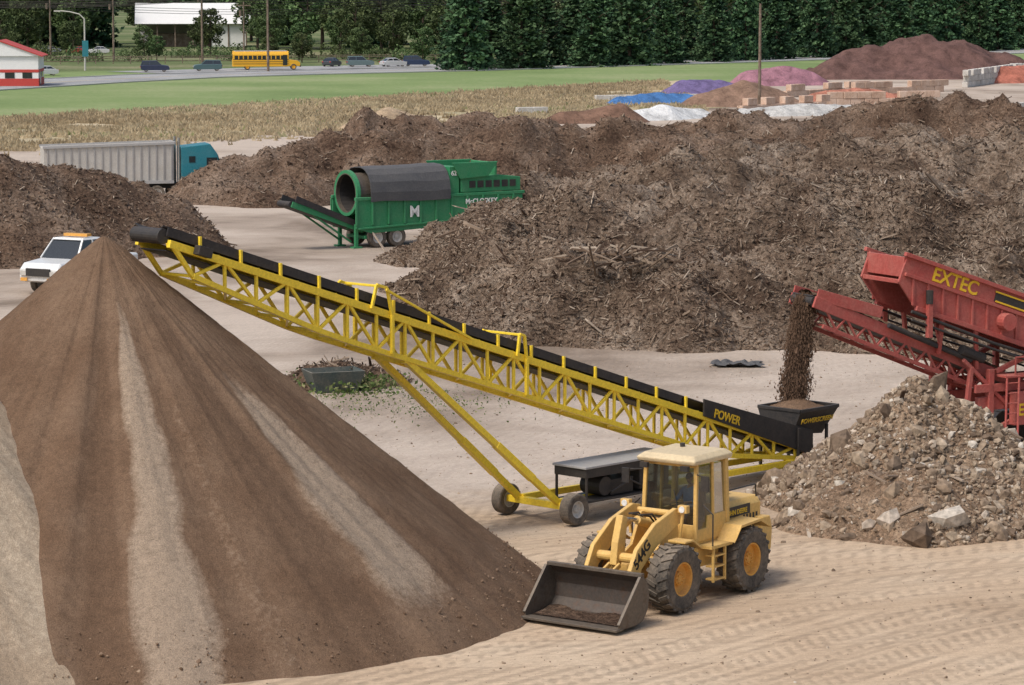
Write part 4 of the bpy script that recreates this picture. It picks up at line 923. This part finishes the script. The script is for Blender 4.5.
m.bb((cx1-.05,-cy,1.34),(cx1-.01,cy,1.72)); m.bb((cx0-.0,-cy,1.34),(cx0+.05,cy,2.02)); m.beam((cx1-.08,-.68,3.08),(cx1-.08,.68,3.08),.08); m.beam((cx0+.04,-.68,3.08),(cx0+.04,.68,3.08),.08)
m.obj('cab_frame',K,ld,.01)
m=MB(); m.loft([[(cx0-.12,-.78,3.12),(cx1+.14,-.78,3.12),(cx1+.14,.78,3.12),(cx0-.12,.78,3.12)],[(cx0-.14,-.8,3.24),(cx1+.18,-.8,3.22),(cx1+.18,.8,3.22),(cx0-.14,.8,3.24)],[(cx0-.02,-.68,3.34),(cx1+.02,-.68,3.32),(cx1+.02,.68,3.32),(cx0-.02,.68,3.34)]]); m.obj('cab_roof',M['roofc'],ld,.03)
m=MB(); m.quad((cx1-.03,-.69,1.72),(cx1-.03,.69,1.72),(cx1-.08,.66,3.05),(cx1-.08,-.66,3.05)); m.quad((cx0+.02,-.69,2.02),(cx0+.02,.69,2.02),(cx0+.04,.66,3.05),(cx0+.04,-.66,3.05))
for s in(-1,1):
    m.quad((cx1-.03,s*.715,1.62),(-1.98,s*.715,1.62),(-1.98,s*.675,3.05),(cx1-.09,s*.675,3.05)); m.quad((-2.06,s*.715,1.9),(cx0+.06,s*.715,1.9),(cx0+.08,s*.675,3.05),(-2.06,s*.675,3.05))
m.obj('cab_glass',M['glass'],ld)
m=MB()
for s in(-1,1):
    m.pipe([(cx1-.02,s*.74,2.9),(cx1+.18,s*1.05,2.9)],.015); m.box((cx1+.18,s*1.08,2.75),(.04,.2,.34)); m.box((cx1+.20,s*.55,3.05),(.1,.2,.12))
m.pipe([(cx1-.01,.3,1.8),(cx1-.04,.1,2.5)],.012); m.cyl((-2.3,-.3,3.33),(-2.3,-.3,3.42),.06); m.obj('mirrors_and_wiper',M['black'],ld)
m=MB(); m.box((-2.15,0,1.72),(.5,.5,.14)); m.box((-2.42,0,2.05),(.12,.48,.65),Matrix.Rotation(rad(-8),3,'Y')); m.box((-2.15,0,1.5),(.3,.3,.34))
m.cyl((-1.45,0,1.34),(-1.62,0,2.05),.05); m.box((-1.5,0,1.75),(.14,.4,.35)); m.obj('seat_and_console',M['seat'],ld,.03)
m=MB(); m.lathe((0,0,0),[(.19,-.014),(.205,-.014),(.205,.014),(.19,.014)],28,True); m.beam((-.19,0,0),(.19,0,0),.02); m.obj('steering_wheel',M['seat'],ld,loc=(-1.66,0,2.1),rot=(rad(90),0,0))

# operator -------------------------------------------------------
skin=paint('skin',(.42,.24,.16),0,.6); shirt=paint('blue_shirt',(.16,.32,.60),.05,.8); jeans=paint('jeans',(.03,.05,.10),.1,.85); boot=paint('boots',(.05,.035,.025),.2,.8); cap=paint('cap',(.03,.04,.09),0,.8)
op=empty('loader_operator',(0,0,0)); op.parent=ld
vs=[];es=[];rr=[]
def v_(p,r,par=None):
    vs.append(p); rr.append(r)
    if par is not None: es.append((par,len(vs)-1))
    return len(vs)-1
pel=v_((-2.17,0,1.90),.15); sp=v_((-2.20,0,2.10),.15,pel); ch=v_((-2.20,0,2.30),.16,sp); nk=v_((-2.18,0,2.46),.065,ch); v_((-2.165,0,2.54),.06,nk)
for s in(-1,1):
    h=v_((-2.12,s*.10,1.87),.095,pel); kn=v_((-1.74,s*.17,1.92),.072,h); an=v_((-1.60,s*.16,1.50),.048,kn); hl=v_((-1.58,s*.16,1.42),.045,an); v_((-1.42,s*.17,1.39),.035,hl)
    sh=v_((-2.19,s*.19,2.37),.065,ch); el=v_((-2.03,s*.28,2.14),.048,sh); wr=v_((-1.80,s*.20,2.14),.03,el); pm=v_((-1.74,s*.185,2.145),.034,wr)
    for i in range(4):
        yy=s*(.185+(i-1.5)*.022); L=[.035,.042,.040,.030][i]; f1=v_((-1.695,yy,2.165),.009,pm); f2=v_((-1.695+L*.6,yy,2.150),.0085,f1); v_((-1.70+L*.6,yy,2.115),.008,f2)
    t1=v_((-1.735,s*.150,2.15),.010,pm); v_((-1.70,s*.135,2.125),.009,t1)
me=bpy.data.meshes.new('body_src'); me.from_pydata(vs,es,[]); o=bpy.data.objects.new('body',me); C.objects.link(o)
q=o.modifiers.new('skin','SKIN'); sv=me.skin_vertices[0].data
for i,r in enumerate(rr): sv[i].radius=(r,r)
sv[0].use_root=True
q2=o.modifiers.new('sub','SUBSURF'); q2.levels=1; q2.render_levels=1
bpy.context.view_layer.update()
dg=bpy.context.evaluated_depsgraph_get(); nm=bpy.data.meshes.new_from_object(o.evaluated_get(dg)); bpy.data.objects.remove(o)
nm.materials.clear()
for mm in(shirt,jeans,skin,boot): nm.materials.append(mm)
for p_ in nm.polygons:
    c=p_.center; p_.use_smooth=True
    if c.z>2.45: k=2
    elif c.x>-1.97 and c.z>2.05: k=2 if c.x>-1.86 else 0
    elif c.z<1.47: k=3
    elif c.z<1.98: k=1
    else: k=0
    p_.material_index=k
o=bpy.data.objects.new('body',nm); C.objects.link(o); o.parent=op
bm=bmesh.new(); bmesh.ops.create_uvsphere(bm,u_segments=24,v_segments=18,radius=.1)
for v in bm.verts:
    v.co.z*=1.22; v.co.y*=.8
    if v.co.z<0: v.co.y*=1+v.co.z*2.2; v.co.x=v.co.x*(1+v.co.z*1.0)+.008
    if v.co.x>.08 and abs(v.co.y)<.025 and -.03<v.co.z<.015: v.co.x+=.022
for s in(-1,1):
    g=bmesh.ops.create_uvsphere(bm,u_segments=8,v_segments=6,radius=.022)['verts']
    for v in g: v.co=Vector((v.co.x*.8-.005,v.co.y*.4+s*.08,v.co.z*1.4))
hm=bpy.data.meshes.new('head'); bm.to_mesh(hm); bm.free(); hm.materials.append(skin)
for p_ in hm.polygons: p_.use_smooth=True
o=bpy.data.objects.new('head',hm); C.objects.link(o); o.parent=op; o.location=(-2.14,0,2.64); o.rotation_euler=(0,rad(6),rad(12))
m=MB()
for s in(-1,1): m.cyl((.084,s*.03,.008),(.096,s*.03,.008),.010,n=8)
m.box((.090,0,-.055),(.012,.045,.008)); m.obj('eyes_and_mouth',M['txk'],o)
bm=bmesh.new(); bmesh.ops.create_uvsphere(bm,u_segments=20,v_segments=12,radius=.107)
bmesh.ops.delete(bm,geom=[v for v in bm.verts if v.co.z<.02],context='VERTS')
for v in bm.verts: v.co.y*=.84; v.co.z=v.co.z*1.05+.02
hm=bpy.data.meshes.new('cap'); bm.to_mesh(hm); bm.free(); hm.materials.append(cap); oc=bpy.data.objects.new('cap',hm); C.objects.link(oc); oc.parent=o
m=MB(); m.loft([[(.06,s*.07,.045),(.155,s*.045,.035),(.155,s*.045,.042),(.06,s*.07,.055)] for s in(-1,1)]); m.obj('cap_brim',cap,o)

# ------------------------------------------------------------ small yard clutter
e=empty('waste_bin',(-6.2,103.2,0),rad(20)); m=MB(); m.loft([[(-.7,-.5,0),(.7,-.5,0),(.7,.5,0),(-.7,.5,0)],[(-.95,-.65,.75),(.95,-.65,.75),(.95,.65,.75),(-.95,.65,.75)]],cap=False); m.quad((-.7,-.5,.03),(.7,-.5,.03),(.7,.5,.03),(-.7,.5,.03)); m.obj('bin_shell',paint('bin_plastic',(.03,.06,.065),.4,.6),e,solid=.05)
o,W=pile('scrap_heap',[[(-7.0,104.5,.7),(-6.2,105,.9),(-5.0,105.4,.6)]],.6,.12,.2,M['mulchD'],.3,.4,.1,.1); sticks(o,W,900,.25,.12,pitch=.5)
n=1500; c=np.stack([RS.normal(-5.6,1.0,n),RS.normal(103.8,1.0,n),RS.uniform(0,.6,n)**1.5],-1); leafmesh('weeds',c,RS.uniform(.08,.22,n),M['ggrass'])
V=[];F=[]
for i in range(14):
    for j in range(9):
        x=7.4+i*.14; y=109.2+j*.13; V.append((x+.1*math.sin(j),y,.10+.22*abs(fbm(np.array([i*.5]),np.array([j*.6]),3)[0])+.03*math.sin(i*2+j)))
        if i<13 and j<8: q=i*9+j; F.append((q,q+1,q+10,q+9))
npmesh('torn_tarpaulin',V,F,M['tarp'],False)
n=900; c=np.stack([RS.normal(-3.5,2.2,n),RS.normal(100,2,n),RS.uniform(0,.12,n)],-1); leafmesh('weeds',c,RS.uniform(.05,.12,n),M['ggrass'])

# ------------------------------------------------------------ light, sky, camera
w=bpy.data.worlds.new('World'); sc.world=w; w.use_nodes=True; nt=w.node_tree
sky=nt.nodes.new('ShaderNodeTexSky'); sky.sky_type='NISHITA'; sky.sun_disc=False
el,az=55,225
sky.sun_elevation=rad(el); sky.sun_rotation=rad(az); sky.dust_density=4; sky.air_density=1.2
nt.links.new(sky.outputs[0],nt.nodes['Background'].inputs[0]); nt.nodes['Background'].inputs[1].default_value=.15
L=bpy.data.lights.new('sun','SUN'); L.energy=2.5; L.angle=rad(14); L.color=(1,.96,.90); lo_=bpy.data.objects.new('sun',L); C.objects.link(lo_)
d=Vector((math.sin(rad(az))*math.cos(rad(el)),math.cos(rad(az))*math.cos(rad(el)),math.sin(rad(el)))); lo_.rotation_euler=d.to_track_quat('Z','Y').to_euler()
cam=bpy.data.cameras.new('camera'); co=bpy.data.objects.new('camera',cam); C.objects.link(co); co.location=(0,0,14); co.rotation_euler=(rad(83.2),0,0)
cam.sensor_width=36; cam.lens=105.5; cam.clip_end=8000; cam.clip_start=.5; sc.camera=co
sc.view_settings.view_transform='Standard'; sc.view_settings.look='None'; sc.view_settings.exposure=0
